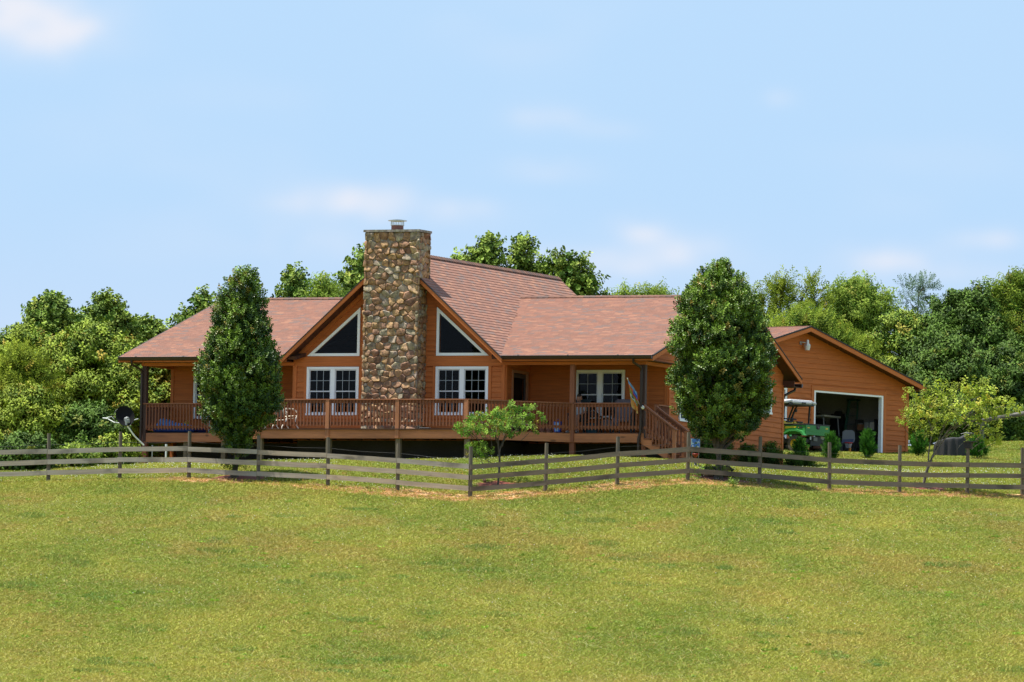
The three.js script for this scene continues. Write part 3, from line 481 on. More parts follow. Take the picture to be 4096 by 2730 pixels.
// gutters and downspouts
{
  const prof = s => [[0, 0], [-.1 * s, .02], [-.125 * s, .115], [-.09 * s, .128], [0, .12]];
  const put = (a, b, y, w, s) => { const g = hp(mesh('gutter', prism(prof(s), 0, b - a).rotateY(Math.PI / 2), gutterMat, house)); g.position.add(V3(a, y, w)); const br = []; for (let x = .6; x < b - a; x += 1.65) br.push(box(.025, .018, .13, x, .134, .06 * s)); mesh('gutter_hanger', br, M([.5, .5, .5], .4, { metalness: .5 }), g); };
  put(XL, -3.66, 2.215, EW, 1); put(3.62, XR + .02, 2.215, EW, 1); put(-9.2, XR + .02, 2.0, EB, -1);
  const spout = pts => hp(mesh('downspout', tube(pts, [.042], 6), gutterMat, house));
  spout([V3(UR - .18, 2.24, .5), V3(UR - .18, 2.12, .48), V3(UR - .06, 1.98, .15), V3(UR - .05, 1.85, .13), V3(UR - .05, .02, .13), V3(UR - .1, -.2, .16), V3(UR - .1, -.86, .16)]);
  spout([V3(UL - .22, 2.24, .5), V3(UL - .22, 2.1, .48), V3(UL - .05, 1.95, .14), V3(UL - .03, 1.8, .12), V3(UL - .03, 0, .12), V3(UL - .06, -1.02, .12)]);
  spout([V3(UR + .2, 2.02, -12.1), V3(UR + .2, 1.92, -12.05), V3(UR + .02, 1.74, -11.66), V3(UR - .03, 1.6, -11.63), V3(UR - .05, -.5, -11.63)]);
}

// ------------------------------------------------------------------ chimney of split fieldstone
{
  seed(41);
  const core = hp(mesh('chimney', [box(1.72, 6.2, .78, 0, 3.05, .305)], M([.5, .435, .355], .95, { map: stoneMap, bumpMap: stoneBump, bumpScale: .01 }), house));
  const cols = [['#c39a6c', 3], ['#b98f5e', 3], ['#aa8060', 4], ['#976c50', 3], ['#b58c6a', 3], ['#b5a992', 2], ['#a39a86', 2], ['#7a5240', 1], ['#cfae82', 1], ['#b3aa97', 1]].flatMap(([h, n]) => Array(n).fill(h));
  const mats = new Map(); const matOf = h => { if (!mats.has(h)) mats.set(h, M(lin(h).lerp(new THREE.Color(.42, .29, .185), .25).multiplyScalar(1.5), .75, { map: stoneMap, bumpMap: stoneBump, bumpScale: .012 })); return mats.get(h); };
  const cells = (W, H, cw, ch) => {
    const S = []; let row = 0;
    for (let y = ch * .35; y < H; y += ch * rr(.85, 1.12), row++) { let x = row % 2 ? cw * .15 : cw * .5; x += rr(-.03, .03); while (x < W) { S.push([clamp(x + rr(-.045, .045), .05, W - .05), clamp(y + rr(-.055, .055), .04, H - .04)]); x += cw * rr(.6, 1.45); } }
    const ky = 1.22;
    return S.map(([sx, sy]) => {
      let poly = [[-.025, -.01], [W + .025, -.01], [W + .025, H], [-.025, H]];
      for (const [tx, ty] of S) { if (tx === sx && ty === sy || Math.abs(tx - sx) > .9 || Math.abs(ty - sy) > .8) continue; const nx = tx - sx, ny = (ty - sy) * ky * ky, mx = (tx + sx) / 2, my = (ty + sy) / 2, side = p => (p[0] - mx) * nx + (p[1] - my) * ny; const out = []; for (let i = 0; i < poly.length; i++) { const a = poly[i], b = poly[(i + 1) % poly.length], da = side(a), db = side(b); if (da <= 0) out.push(a); if (da * db < 0) { const t = da / (da - db); out.push([a[0] + (b[0] - a[0]) * t, a[1] + (b[1] - a[1]) * t]); } } poly = out; if (poly.length < 3) break; }
      return poly;
    }).filter(p => p.length > 2);
  };
  const stone = poly => {
    const cx = poly.reduce((s, p) => s + p[0], 0) / poly.length, cy = poly.reduce((s, p) => s + p[1], 0) / poly.length;
    let r = []; poly.forEach((p, i) => { const q = poly[(i + 1) % poly.length], l = Math.hypot(q[0] - p[0], q[1] - p[1]); if (l < .03) { r.push([(p[0] + q[0]) / 2, (p[1] + q[1]) / 2]); return; } r.push([mix(p[0], q[0], .13), mix(p[1], q[1], .13)], [mix(p[0], q[0], .87), mix(p[1], q[1], .87)]); });
    if (r.length > 12) r = r.filter((_, i) => i % 5 !== 4);
    const h = rr(.026, .055), tx = rr(-.25, .25), ty = rr(-.28, .28), n = r.length, P = [], U = [], I = [], uo = rr(0, 5), vo = rr(0, 5);
    const put = (x, y, z) => { P.push(x, y, z); U.push(x + uo, y + vo); };
    r = r.map(([x, y]) => { const l = Math.hypot(x - cx, y - cy), k = Math.max(.3, 1 - rr(.004, .009) / l); return [cx + (x - cx) * k, cy + (y - cy) * k]; });
    for (const [x, y] of r) put(x, y, -.02);
    for (const [x, y] of r) { const k = rr(.95, 1.03); put(cx + (x - cx) * k, cy + (y - cy) * k, h * rr(.5, .95) + (x - cx) * tx + (y - cy) * ty); }
    for (const [x, y] of r) { const k = rr(.66, .9); put(cx + (x - cx) * k, cy + (y - cy) * k, h * rr(.85, 1.15) + (x - cx) * tx + (y - cy) * ty); }
    put(cx + rr(-.02, .02), cy + rr(-.02, .02), h * rr(.7, 1.3));
    for (let k = 0; k < 2; k++) for (let i = 0; i < n; i++) { const a = k * n + i, b = k * n + (i + 1) % n; I.push(a, b, a + n, b, b + n, a + n); }
    for (let i = 0; i < n; i++) I.push(2 * n + i, 2 * n + (i + 1) % n, 3 * n);
    const g = new THREE.BufferGeometry(); g.setAttribute('position', new THREE.Float32BufferAttribute(P, 3)); g.setAttribute('uv', new THREE.Float32BufferAttribute(U, 2)); g.setIndex(I); g.computeVertexNormals(); return g;
  };
  let single = 0; const rest = new Map();
  const face = (W, H, o, rot, most) => { const m = new THREE.Matrix4().makeRotationY(rot).setPosition(o); let k = 0; for (const poly of cells(W, H, .25, .205)) { const g = stone(poly).applyMatrix4(m), h = pick(cols); if (k < most && single < 298) { mesh('stone', g, matOf(h), core); single++; k++; } else { if (!rest.has(h)) rest.set(h, []); rest.get(h).push(g); } } };
  face(1.82, 6.15, V3(-.91, .0, .69), 0, 298);
  face(.84, 6.15, V3(.865, 0, .72), Math.PI / 2, 60);
  face(.84, 6.15, V3(-.865, 0, -.12), -Math.PI / 2, 0); face(1.82, 2, V3(.91, 4.15, -.09), Math.PI, 0);
  for (const [h, l] of rest) stuff(mesh('stone_facing', l, matOf(h), core));
  mesh('chimney_cap', prism([[-.95, -.16], [.95, -.16], [.95, .78], [-.95, .78]], 0, .07).rotateX(Math.PI / 2).translate(0, 6.22, 0), M([.5, .47, .42], .9, { map: stoneMap }), core);
  mesh('flue_pipe', tube([V3(-.02, 6.2, .3), V3(-.02, 6.39, .3)], [.19, .19], 20), M([.17, .06, .045], .6), core);
  const scr = []; for (let i = 0; i < 24; i++) { const a = i / 24 * 6.283; scr.push(tube([V3(-.02 + .2 * Math.cos(a), 6.38, .3 + .2 * Math.sin(a)), V3(-.02 + .2 * Math.cos(a), 6.51, .3 + .2 * Math.sin(a))], [.006], 4)); } scr.push(tube([V3(-.02, 6.375, .3), V3(-.02, 6.395, .3)], [.215], 20), tube([V3(-.02, 6.5, .3), V3(-.02, 6.515, .3)], [.205], 20));
  mesh('flue_screen', scr, M([.6, .61, .62], .35, { metalness: .6 }), core);
  mesh('flue_lid', tube([V3(-.02, 6.515, .3), V3(-.02, 6.535, .3), V3(-.02, 6.56, .3)], [.29, .3, .12], 24), steel, core);
}

// ------------------------------------------------------------------ deck, railing, stairs
{
  seed(51);
  const deck = hp(grp('deck', house)), DF = 2.47, fl = w => w <= 0 ? UL : mix(-5.95, -3.59, w / DF), fr = w => w <= 0 ? UR : mix(5.84, 3.42, w / DF);
  for (let w = FRONT + .02; w < DF - .02; w += .144) {
    const a = w + .07, segs = a < -.02 ? [[fl(0) + .04, -PW2], [PW2, fr(0) - .04]] : [[fl(a), -.97], [.97, fr(a)]];
    if (a > .8) segs.splice(0, 2, [fl(a), fr(a)]);
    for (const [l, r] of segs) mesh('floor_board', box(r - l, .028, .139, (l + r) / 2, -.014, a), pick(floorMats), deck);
  }
  const per = [[UL, 0], [-5.95, 0], [-3.59, DF], [3.42, DF], [5.84, 0], [UR, 0]];
  per.forEach((p, i) => { if (!i) return; const q = per[i - 1]; const g = mesh('rim_board', bar(V3(q[0], -.165, q[1]), V3(p[0], -.165, p[1]), .045, .27), deckMats[i % 4], deck); return g; });
  for (const u of [UL, UR]) mesh('rim_board', bar(V3(u, -.165, 0), V3(u, -.165, FRONT), .045, .27), deckMats[1], deck);
  const jo = []; for (let u = -3.4; u < 3.4; u += .45) jo.push(box(.04, .2, 2.3, u, -.14, 1.25)); for (let u = -8.5; u < -3.8; u += .45) jo.push(box(.04, .2, 1.8, u, -.14, -.95)); for (let u = 3.9; u < 8; u += .45) jo.push(box(.04, .2, 1.8, u, -.14, -.95));
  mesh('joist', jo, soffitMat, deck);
  const gOf = (u, w) => { const p = loc(u, 0, w); return groundY(p.x, p.z) - .06; };
  const sup = (u, w, mat, s = .15) => { const g = gOf(u, w); mesh('support_post', box(s, -.3 - g, s, u, (g - .3) / 2, w), mat, deck); };
  for (const u of [-3.55, -1.24, 1.107, 3.4]) sup(u, DF - .1, piling); sup(5.84, -.05, railMats[1]); sup(-5.95, -.05, piling); sup(UR - .02, -.08, railMats[2], .12); sup(UL + .05, -.05, railMats[1]); sup(-7.3, -.1, piling, .12); sup(2.2, -.2, piling); sup(-2.2, -.2, piling);
  const rail = (a, b, ends = [.06, .06]) => {
    const d = V3(b[0] - a[0], 0, b[1] - a[1]), L = d.length(); d.normalize(); const o = V3(d.z, 0, -d.x).multiplyScalar(-1); // outward
    const A = V3(a[0], 0, a[1]).addScaledVector(d, ends[0]), B = V3(b[0], 0, b[1]).addScaledVector(d, -ends[1]), up = (p, y, k = 0) => p.clone().addScaledVector(o, k).setY(y);
    mesh('cap_rail', bar(up(A, .892).addScaledVector(d, -ends[0]), up(B, .892).addScaledVector(d, ends[1]), .15, .036), capRailMat, deck);
    mesh('top_rail', bar(up(A, .825), up(B, .825), .04, .09), pick(railMats), deck); mesh('bottom_rail', bar(up(A, .165), up(B, .165), .04, .085), pick(railMats), deck);
    const n = Math.floor((L - ends[0] - ends[1]) / .107), l = A.distanceTo(B);
    for (let i = 0; i < n; i++) { const p = A.clone().addScaledVector(d, (i + .5) * l / n); const g = mesh('baluster', balGeo, pick(railMats), deck); g.position.copy(up(p, .475 + rr(-.004, .004), .039)); g.rotation.y = Math.atan2(-d.z, d.x) + rr(-.03, .03); }
  };
  const balGeo = box(.036, .79, .036);
  const post = (u, w, top, s = .12, mat = deckMats[0], name = 'rail_post', bot = -.29) => mesh(name, box(s, top - bot, s, u, (top + bot) / 2, w), mat, deck);
  rail(per[0], per[1], [.07, .05]); rail(per[1], per[2]); rail(per[2], [-1.24, DF]); rail([-1.24, DF], [1.107, DF]); rail([1.107, DF], per[3]); rail(per[3], per[4]); rail(per[4], per[5]);
  rail([UL, FRONT], [UL, 0], [0, .07]); rail([UR, -.98], [UR, FRONT], [.05, 0]);
  for (const u of [-3.57, -1.24, 1.107, 3.4]) post(u, DF + .005, .874, .125);
  for (const [u, w] of [[5.84, 0], [-5.95, 0], [UR - .03, -.02], [UL + .03, -.02]]) post(u, w, 2.08, .15, Math.abs(u) > 8 ? shadedPost : railMats[1], 'porch_post', -.29);
  post(UR, -1.0, .9, .1);
  mesh('header_beam', box(UL * -1 - PW2 + .1, .1, .14, (UL - PW2) / 2 - .02, 2.122, 0), trimMat, deck); mesh('header_beam', box(UR - PW2 + .1, .1, .14, (UR + PW2) / 2 + .02, 2.122, 0), trimMat, deck);
  mesh('header_beam', box(.14, .1, 1.85, UR - .02, 2.122, -.99), trimMat, deck); mesh('header_beam', box(.14, .1, 1.85, UL + .02, 2.122, -.99), trimMat, deck);
  // stairs down to the right
  const st = hp(grp('staircase', house)), run = .265, rise = .205;
  for (const w of [.04, -.93]) {
    const pts = [[UR - .06, 0]]; let x = UR + .03, y = -.02; for (let i = 0; i < 4; i++) { y = -rise * (i + 1) + .0; pts.push([x, -rise * i - .02], [x, y]); x += run; } pts.push([x, y], [x, -.9], [x - .16, -.9], [UR - .06, -.33]);
    mesh('stringer', prism(pts, w - .02, w + .02), deckMats[2], st);
  }
  for (let i = 0; i < 4; i++) mesh('tread', box(.29, .04, 1.0, UR + .15 + run * i, -rise * (i + 1) + .022, -.445), railMats[i % 4], st);
  for (const w of [.04, -.93]) {
    mesh('handrail', bar(V3(UR + .03, .835, w), V3(UR + 1.12, .06, w), .12, .04), capRailMat, st); mesh('rail_board', bar(V3(UR + .03, .74, w), V3(UR + 1.02, .035, w), .035, .09), railMats[0], st); mesh('rail_board', bar(V3(UR + .03, .17, w), V3(UR + 1.0, -.52, w), .035, .09), railMats[1], st);
    for (let i = 0; i < 8; i++) { const x = UR + .12 + i * .107, t = (x - UR) / 1.09, y = .8 - .775 * t; mesh('baluster', box(.036, .82, .036, x, y - .44, w + .036), pick(railMats), st); }
    mesh('newel_post', box(.1, 1.0, .1, UR + 1.03, -.41, w), deckMats[1], st);
  }
}
// ------------------------------------------------------------------ garage
seed(61);
const garage = thing('garage', 'orange garage with a low gable and an open door, behind the house on the right', 'garage', gloc(0, -.35, 0), PSI);
{
  const B = .35, q = o => { o.position.y += B; return o; };   // heights below count from the base of the right front corner
  const GW = 12.03, RS = -6.01, EVe = 2.18, RVg = 3.86, SL = .262, roofY = s => 3.9 - SL * Math.abs(s - RS), D = 7.6, fl = -.2;
  const doorR = [-5.2, -1.385, fl, 1.84], doorL = [-10.6, -6.64, fl, 1.84];
  const front = q(mesh('wall', prism([[-GW, -.35], [doorL[0], -.35], [doorL[0], doorL[3]], [doorL[1], doorL[3]], [doorL[1], -.35], [doorR[0], -.35], [doorR[0], doorR[3]], [doorR[1], doorR[3]], [doorR[1], -.35], [0, -.35], [0, roofY(0) - .1], [RS, 3.8], [-GW, roofY(-GW) - .1]], -.12, 0), sidingMats[0], garage));
  const gL = v => v < 2.2 ? -GW + .14 : RS - (3.8 - v) / SL, gR = v => v < 2.2 ? -.14 : RS + (3.8 - v) / SL;
  courses(front, -.3, 3.7, .168, v => Math.max(-GW + .14, gL(v)), v => Math.min(-.14, gR(v)), [hole(doorL[0] - .14, doorL[1] + .14, -1, doorL[3] + .16), hole(doorR[0] - .14, doorR[1] + .14, -1, doorR[3] + .16)], sidingMats, 3.7);
  rectPlank(front, -GW, -GW + .14, -.35, 2.2); rectPlank(front, -.14, 0, -.35, 2.2);
  for (const d of [doorL, doorR]) {
    rectPlank(front, d[0] - .14, d[0], -.35, d[3] + .15); rectPlank(front, d[1], d[1] + .14, -.35, d[3] + .15); rectPlank(front, d[0] + .001, d[1] - .001, d[3] + .002, d[3] + .15);
    const f = q(grp('door_frame', garage));
    mesh('jamb', box(.1, d[3] - fl, .13, d[0] + .05, (d[3] + fl) / 2, -.04), whiteTrim, f); mesh('jamb', box(.1, d[3] - fl, .13, d[1] - .05, (d[3] + fl) / 2, -.04), whiteTrim, f); mesh('lintel', box(d[1] - d[0] - .2, .06, .13, (d[0] + d[1]) / 2, d[3] - .03, -.04), whiteTrim, f);
  }
  const grayWall = M([.55, .54, .53], .95, { map: speckMap });
  for (const [x, rot, f] of [[0, Math.PI / 2, 1], [-GW, -Math.PI / 2, -1]]) { const w = q(mesh('wall', prism([[0, -.35], [f * D, -.35], [f * D, EVe], [0, EVe]].map(p => p), -.12, 0), sidingMats[1], garage)); w.position.x = x; w.rotation.y = rot; courses(w, -.3, 2.1, .168, k_(Math.min(0, f * D) + .02), k_(Math.max(0, f * D) - .02), [], sidingMats, 4, true); }
  q(mesh('wall', prism([[-GW, -.35], [0, -.35], [0, roofY(0) - .1], [RS, 3.8], [-GW, roofY(-GW) - .1]], -D, -D + .12), sidingMats[2], garage));
  q(mesh('interior_lining', [box(GW - .3, 2.5, .03, -GW / 2, 1.0, -D + .16), box(.03, 2.5, D - .3, -.16, 1, -D / 2), box(.03, 2.5, D - .3, -GW + .16, 1, -D / 2), box(GW - .3, .03, D - .2, -GW / 2, 2.24, -D / 2 - .02)], grayWall, garage));
  q(mesh('floor_slab', box(GW - .05, .2, D + .3, -GW / 2, fl - .1, -D / 2 + .12), M([.3, .29, .27], .9, { map: speckMap }), garage));
  // roof
  const EX = .4, FZ = .46, BZ = -D - .4, yE = roofY(EX);
  const r = q(mesh('roof', [slab(V3(EX, yE, FZ), V3(EX, yE, BZ), V3(RS, 3.9, BZ), V3(RS, 3.9, FZ), .09), slab(V3(-GW - EX, yE, FZ), V3(-GW - EX, yE, BZ), V3(RS, 3.9, BZ), V3(RS, 3.9, FZ), .09)], soffitMat, garage));
  const acc = [], rise = (EX - RS) * Math.hypot(1, SL);
  shingles(r, acc, V3(-GW - EX, yE, FZ), V3(0, 0, -1), FZ - BZ, V3(1, SL, 0).normalize(), rise, () => true, 0);
  for (let k = 0; k < 0; k++);
  shingles(r, acc, V3(EX, yE, FZ), V3(0, 0, -1), FZ - BZ, V3(-1, SL, 0).normalize(), rise, () => true, 0);
  stuff(mesh('shingle_field', acc, shingleMat, r));
  for (const s of [-1, 1]) { const x = s < 0 ? -GW - EX : EX, a = V3(x, yE, FZ), b = V3(RS, 3.9, FZ), c = (p, y, z) => V3(p.x, p.y + y, FZ + z);
    mesh('fascia', hexa([c(a, -.17, 0), c(b, -.17, 0), c(b, -.03, 0), c(a, -.03, 0), c(a, -.17, .03), c(b, -.17, .03), c(b, -.03, .03), c(a, -.03, .03)]), trimMat, r); mesh('drip_edge', hexa([c(a, -.03, 0), c(b, -.03, 0), c(b, .022, 0), c(a, .022, 0), c(a, -.03, .045), c(b, -.03, .045), c(b, .022, .045), c(a, .022, .045)]), darkEdge, r); 
    mesh('eave_box', prism([[0, -.06], [s * .3, -.06], [s * .3, .08], [0, .1]].map(p => [s < 0 ? -GW + p[0] : p[0], EVe - .04 + p[1]]), BZ + .4, FZ - .005), soffitMat, r); mesh('fascia', box(.03, .15, FZ - BZ, x - s * .016, yE - .075, (FZ + BZ) / 2), trimMat, r); }
  // yard light on the gable
  const l = q(grp('wall_lamp', garage)); l.position.add(V3(-5.82, 3.3, .02)); l.scale.setScalar(.72); tag(l, 'round yard light with a galvanised hood under the gable');
  mesh('bracket', [tube([V3(-.22, .1, 0), V3(-.2, .12, .1), V3(0, .1, .22)], [.025], 6), box(.12, .16, .05, -.22, .08, .02)], steel, l);
  mesh('hood', tube([V3(0, .24, .24), V3(0, .2, .24), V3(0, .08, .24), V3(0, .02, .24), V3(0, -.04, .24)], [.06, .075, .08, .14, .15], 16), steel, l);
  mesh('lens', tube([V3(0, -.04, .24), V3(0, -.1, .24), V3(0, -.24, .24)], [.145, .14, .1], 16), M([.62, .6, .55], .3), l);
}
const gfloor = -.2;
const inGarage = (s, y, z) => gloc(s, gfloor + y, z);
// things kept inside the open garage
{
  const SIDE = PSI - Math.PI / 2;                          // turned to face across the garage from its right wall
  const sh = thing('storage_shelf', 'dark workbench shelf crowded with cans along the right wall of the open garage', 'shelf', inGarage(-.5, 0, -1.25), SIDE);
  const dm = M([.05, .05, .05], .8); for (const x of [-.4, .4]) mesh('upright', box(.05, 1.3, .4, x, .65, 0), dm, sh); for (const y of [.35, .92]) mesh('shelf_board', box(.84, .04, .46, 0, y, 0), dm, sh);
  const jar = (n, l, c, p, col, s) => { const t = thing(n, l, c, p, PSI); mesh('body', rbox(...s, .015, 0, s[1] / 2, 0), M(col, .6), t); mesh('lid', rbox(s[0] * .7, .04, s[2] * .7, .012, 0, s[1] + .02, 0), M([.3, .3, .3], .5), t); };
  jar('white_can', 'white can at the right end of the shelf in the garage', 'can', inGarage(-.55, .94, -1.0), [.8, .78, .72], [.2, .26, .2]);
  jar('jug', 'grey plastic jug left of the white can on the garage shelf', 'jug', inGarage(-.55, .94, -1.28), [.55, .55, .56], [.15, .26, .14]);
  jar('box', 'small brown box at the left end of the garage shelf', 'box', inGarage(-.55, .94, -1.56), [.45, .2, .1], [.18, .2, .18]);
  const la = thing('stepladder', 'green stepladder leaning on the right wall inside the garage beside the shelf', 'ladder', inGarage(-.45, 0, -1.95), SIDE);
  const gm = M([.03, .11, .08], .6); for (const x of [-1, 1]) mesh('rail', bar(V3(x * .3, 0, .25), V3(x * .18, 1.95, 0), .05, .09), gm, la); for (let i = 0; i < 6; i++) mesh('step', box(.5 - i * .035, .03, .1, 0, .28 + i * .29, .21 - i * .037), M([.16, .2, .2], .5), la); mesh('top_cap', box(.44, .06, .2, 0, 1.97, 0), gm, la);
  const ho = thing('toy_basketball_hoop', 'child size basketball hoop with grey board and orange pole in the garage doorway', 'basketball hoop', inGarage(-2.3, 0, -.75), PSI - .5); ho.scale.setScalar(.66);
  mesh('pole', tube([V3(.12, 0, 0), V3(.12, .62, 0)], [.065, .06], 10), M([.75, .28, .03], .5), ho); mesh('foot', rbox(.6, .1, .5, .04, .1, .05, -.1), M([.03, .03, .04], .7), ho);
  mesh('backboard', prism([[-.34, .62], [.3, .66], [.38, .85], [.34, 1.2], [.22, 1.3], [-.18, 1.3], [-.32, 1.2]], .0, .05), M([.13, .13, .14], .6), ho);
  mesh('stripe', prism([[-.38, .66], [.26, .7], [.3, .86], [-.28, .82]], .052, .06), M([.02, .03, .09], .5), ho);
  mesh('rim', new THREE.TorusGeometry(.2, .025, 8, 24).rotateX(Math.PI / 2).translate(-.08, .64, .26), M([.6, .04, .03], .45), ho);
  const net = []; for (let i = 0; i < 14; i++) for (const d of [1, -1]) { const a = i / 14 * 6.283, b = a + d * .45; net.push(tube([V3(-.08 + .19 * Math.cos(a), .63, .26 + .19 * Math.sin(a)), V3(-.08 + .12 * Math.cos(b), .38, .26 + .12 * Math.sin(b))], [.006], 4, false)); } mesh('net', net, M([.5, .5, .5], .8), ho);
  const c = thing('golf_cart', 'dark buggy with a pale flat roof parked deep inside the garage', 'golf cart', inGarage(-1.75, 0, -2.75), PSI + .15);
  const dk = M([.02, .022, .024], .5); mesh('body', [rbox(1.1, .45, 2.1, .1, 0, .5, 0), rbox(1.0, .35, .5, .1, 0, .85, .2)], dk, c); mesh('roof', rbox(1.15, .07, 1.5, .03, 0, 1.36, .1), M([.55, .53, .48], .5), c); for (const x of [-.5, .5]) for (const z of [-.55, .75]) mesh('post', tube([V3(x, .6, z * 1.1), V3(x, 1.34, z)], [.02], 6), M([.4, .4, .4], .4), c); mesh('windshield', new THREE.PlaneGeometry(.95, .6).rotateX(-.3).translate(0, 1.05, -.65), glass, c); for (const x of [-.5, .5]) for (const z of [-.75, .75]) mesh('wheel', new THREE.CylinderGeometry(.23, .23, .18, 18).rotateZ(Math.PI / 2).translate(x, .23, z), blackRubber, c);
  const coat = (label, z, w, h, y) => { const t = thing('hanging_coat', label, 'coat', inGarage(-.24, y, z), SIDE), P = []; for (let i = 0; i <= 10; i++) { const a = i / 10; P.push(new THREE.Vector2((.12 + w * Math.sin(a * 2.2) * .5) * (1 + .1 * Math.sin(i * 2.1)), -h * a)); } mesh('coat_body', new THREE.LatheGeometry(P, 22).scale(1, 1, .38), M([.03, .03, .033], .9), t); mesh('hook', tube([V3(0, .06, -.06), V3(0, .02, .02)], [.012], 6), steel, t); mesh('sleeve', [limbless(V3(-w * .4, -.1, .03), V3(-w * .62, -h * .7, .04)), limbless(V3(w * .4, -.1, .03), V3(w * .62, -h * .7, .04))], M([.035, .034, .036], .9), t); };
  const limbless = (a, b) => tube([a, a.clone().lerp(b, .5), b], [.06, .065, .05], 8);
  coat('long dark coat hanging on the right garage wall beside the ladder', -2.75, .5, .95, 1.62); coat('dark shorter coat hanging deeper on the right garage wall', -3.6, .45, .7, 1.55);
  const bx = (n, l, cat, p, s, col) => { const t = thing(n, l, cat, p, PSI + rr(-.3, .3)); mesh('carton', rbox(...s, .01, 0, s[1] / 2, 0), M(col, .85, { map: speckMap }), t); mesh('flap', box(s[0] * .98, .008, s[2] * .45, 0, s[1] + .02, s[2] * .24, -.12), M(col, .85), t); };
  bx('carton', 'dark grey carton on the garage floor left of the toy hoop', 'box', inGarage(-2.2, 0, -1.5), [.6, .5, .5], [.09, .09, .09]); bx('carton', 'pale carton on the garage floor below the shelf', 'box', inGarage(-.6, 0, -.75), [.3, .28, .3], [.3, .3, .32]);
}

// ------------------------------------------------------------------ green utility vehicle, tail towards us
{
  const p = at(3274 - 6, 1815, -12.5), t = thing('utility_vehicle', 'green utility vehicle with grey canopy and cargo box parked before the garage', 'utility vehicle', p, PSI); p.y = t.position.y;
  const green = M([.03, .2, .05], .5), green2 = M([.042, .25, .06], .48), yel = M([.72, .46, .03], .45), dark = M([.02, .021, .022], .6), grey = M([.42, .42, .43], .45), lid = M([.50, .50, .51], .5);
  // local axes: x to its right, z backwards, y up; the tailgate lies at z = 0
  const cb = mesh('cargo_box', [box(1.2, .03, .82, 0, .62, -.43), box(1.24, .32, .03, 0, .78, -.84)], dark, t);
  for (const s of [-1, 1]) {
    mesh('side_panel', prism([[-.84, .62], [-.02, .60], [0, .74], [-.03, .9], [-.84, .9]], -.02, .02).rotateY(-Math.PI / 2).translate(s * .615, 0, 0), green2, cb);
    mesh('decal', hexa([V3(s * .639, .795, -.82), V3(s * .639, .82, -.38), V3(s * .639, .862, -.36), V3(s * .639, .862, -.82), V3(s * .644, .795, -.82), V3(s * .644, .82, -.38), V3(s * .644, .862, -.36), V3(s * .644, .862, -.82)]), yel, cb);
    mesh('vent', box(.008, .05, .2, s * .642, .82, -.22), dark, cb); mesh('badge', box(.009, .022, .03, s * .648, .822, -.27), yel, cb);
  }
  const tg = mesh('tailgate', [prism([[-.62, .585], [.6, .585], [.63, .7], [.62, .9], [-.63, .9]], -.02, .025)], green, t);
  mesh('handle_recess', prism([[-.1, .9], [.12, .9], [.1, .8], [.06, .775], [-.04, .775], [-.08, .8]], .026, .034), dark, tg); mesh('handle', rbox(.08, .05, .03, .01, .01, .83, .045), M([.05, .05, .055], .4), tg);
  mesh('crease', [bar(V3(-.6, .74, .028), V3(-.1, .7, .028), .012, .012), bar(V3(-.1, .7, .028), V3(.2, .7, .028), .012, .012), bar(V3(.2, .7, .028), V3(.58, .74, .028), .012, .012)], green2, tg);
  mesh('badge', [box(.12, .03, .008, -.5, .815, .03), prism([[.42, .8], [.52, .8], [.53, .82], [.52, .84], [.42, .84], [.41, .82]], .026, .034)], yel, tg);
  mesh('box_rim', [box(1.3, .045, .05, 0, .925, .0), box(.05, .045, .84, -.63, .925, -.43), box(.05, .045, .84, .63, .925, -.43), box(1.3, .045, .05, 0, .925, -.85)], dark, t);
  const wheel = (x, z) => { const w = new THREE.Group(); w.name = 'wheel'; w.position.set(x, .29, z); t.add(w); const s = Math.sign(x);
    mesh('tyre', [new THREE.LatheGeometry([[.15, -.12], [.25, -.125], [.285, -.09], [.295, 0], [.285, .09], [.25, .125], [.15, .12]].map(q => new THREE.Vector2(...q)), 28).rotateZ(Math.PI / 2), ...Array.from({ length: 18 }, (_, i) => box(.2, .03, .03, 0, .295, 0).applyMatrix4(new THREE.Matrix4().makeRotationX(i / 18 * 6.283)))], M([.15, .125, .1], .95, { map: speckMap }), w);
    mesh('rim', new THREE.LatheGeometry([[.0, .03], [.06, .06], [.09, .06], [.11, .03], [.15, .09], [.165, .12]].map(q => new THREE.Vector2(...q)), 24).rotateZ(-s * Math.PI / 2), yel, w); };
  for (const s of [-1, 1]) {
    wheel(s * .56, -.42); wheel(s * .56, -1.95);
    for (const z of [-.42, -1.95]) mesh('fender', prism([[-.46, .56], [-.36, .7], [-.14, .755], [.16, .755], [.3, .7], [.46, .62], [.44, .59], [.26, .655], [.14, .7], [-.12, .7], [-.31, .65], [-.4, .55]].map(q => [-q[0], q[1]]), -.1, .1).rotateY(-Math.PI / 2).translate(s * .66, 0, z), green2, t);
    mesh('roof_post', tube(curve([V3(s * .68, .6, -.9), V3(s * .69, 1.2, -.88), V3(s * .68, 1.62, -.84)]), [.032], 8), blackMat, t);
    mesh('roof_post', tube(curve([V3(s * .62, .85, -1.8), V3(s * .61, 1.2, -1.65), V3(s * .6, 1.6, -1.45)]), [.03], 8), blackMat, t);
    const seat = new THREE.Group(); seat.name = 'seat'; t.add(seat); mesh('cushion', rbox(.5, .13, .48, .05, s * .28, .72, -1.25), yel, seat); mesh('backrest', rbox(.5, .36, .12, .05, s * .28, .88, -1.0, -.12), yel, seat); mesh('headrest_pad', rbox(.3, .05, .1, .02, s * .28, 1.04, -.96), dark, seat);
  }
  mesh('cross_bar', tube([V3(-.68, 1.12, -.88), V3(.1, 1.12, -.95)], [.022], 7), blackMat, t);
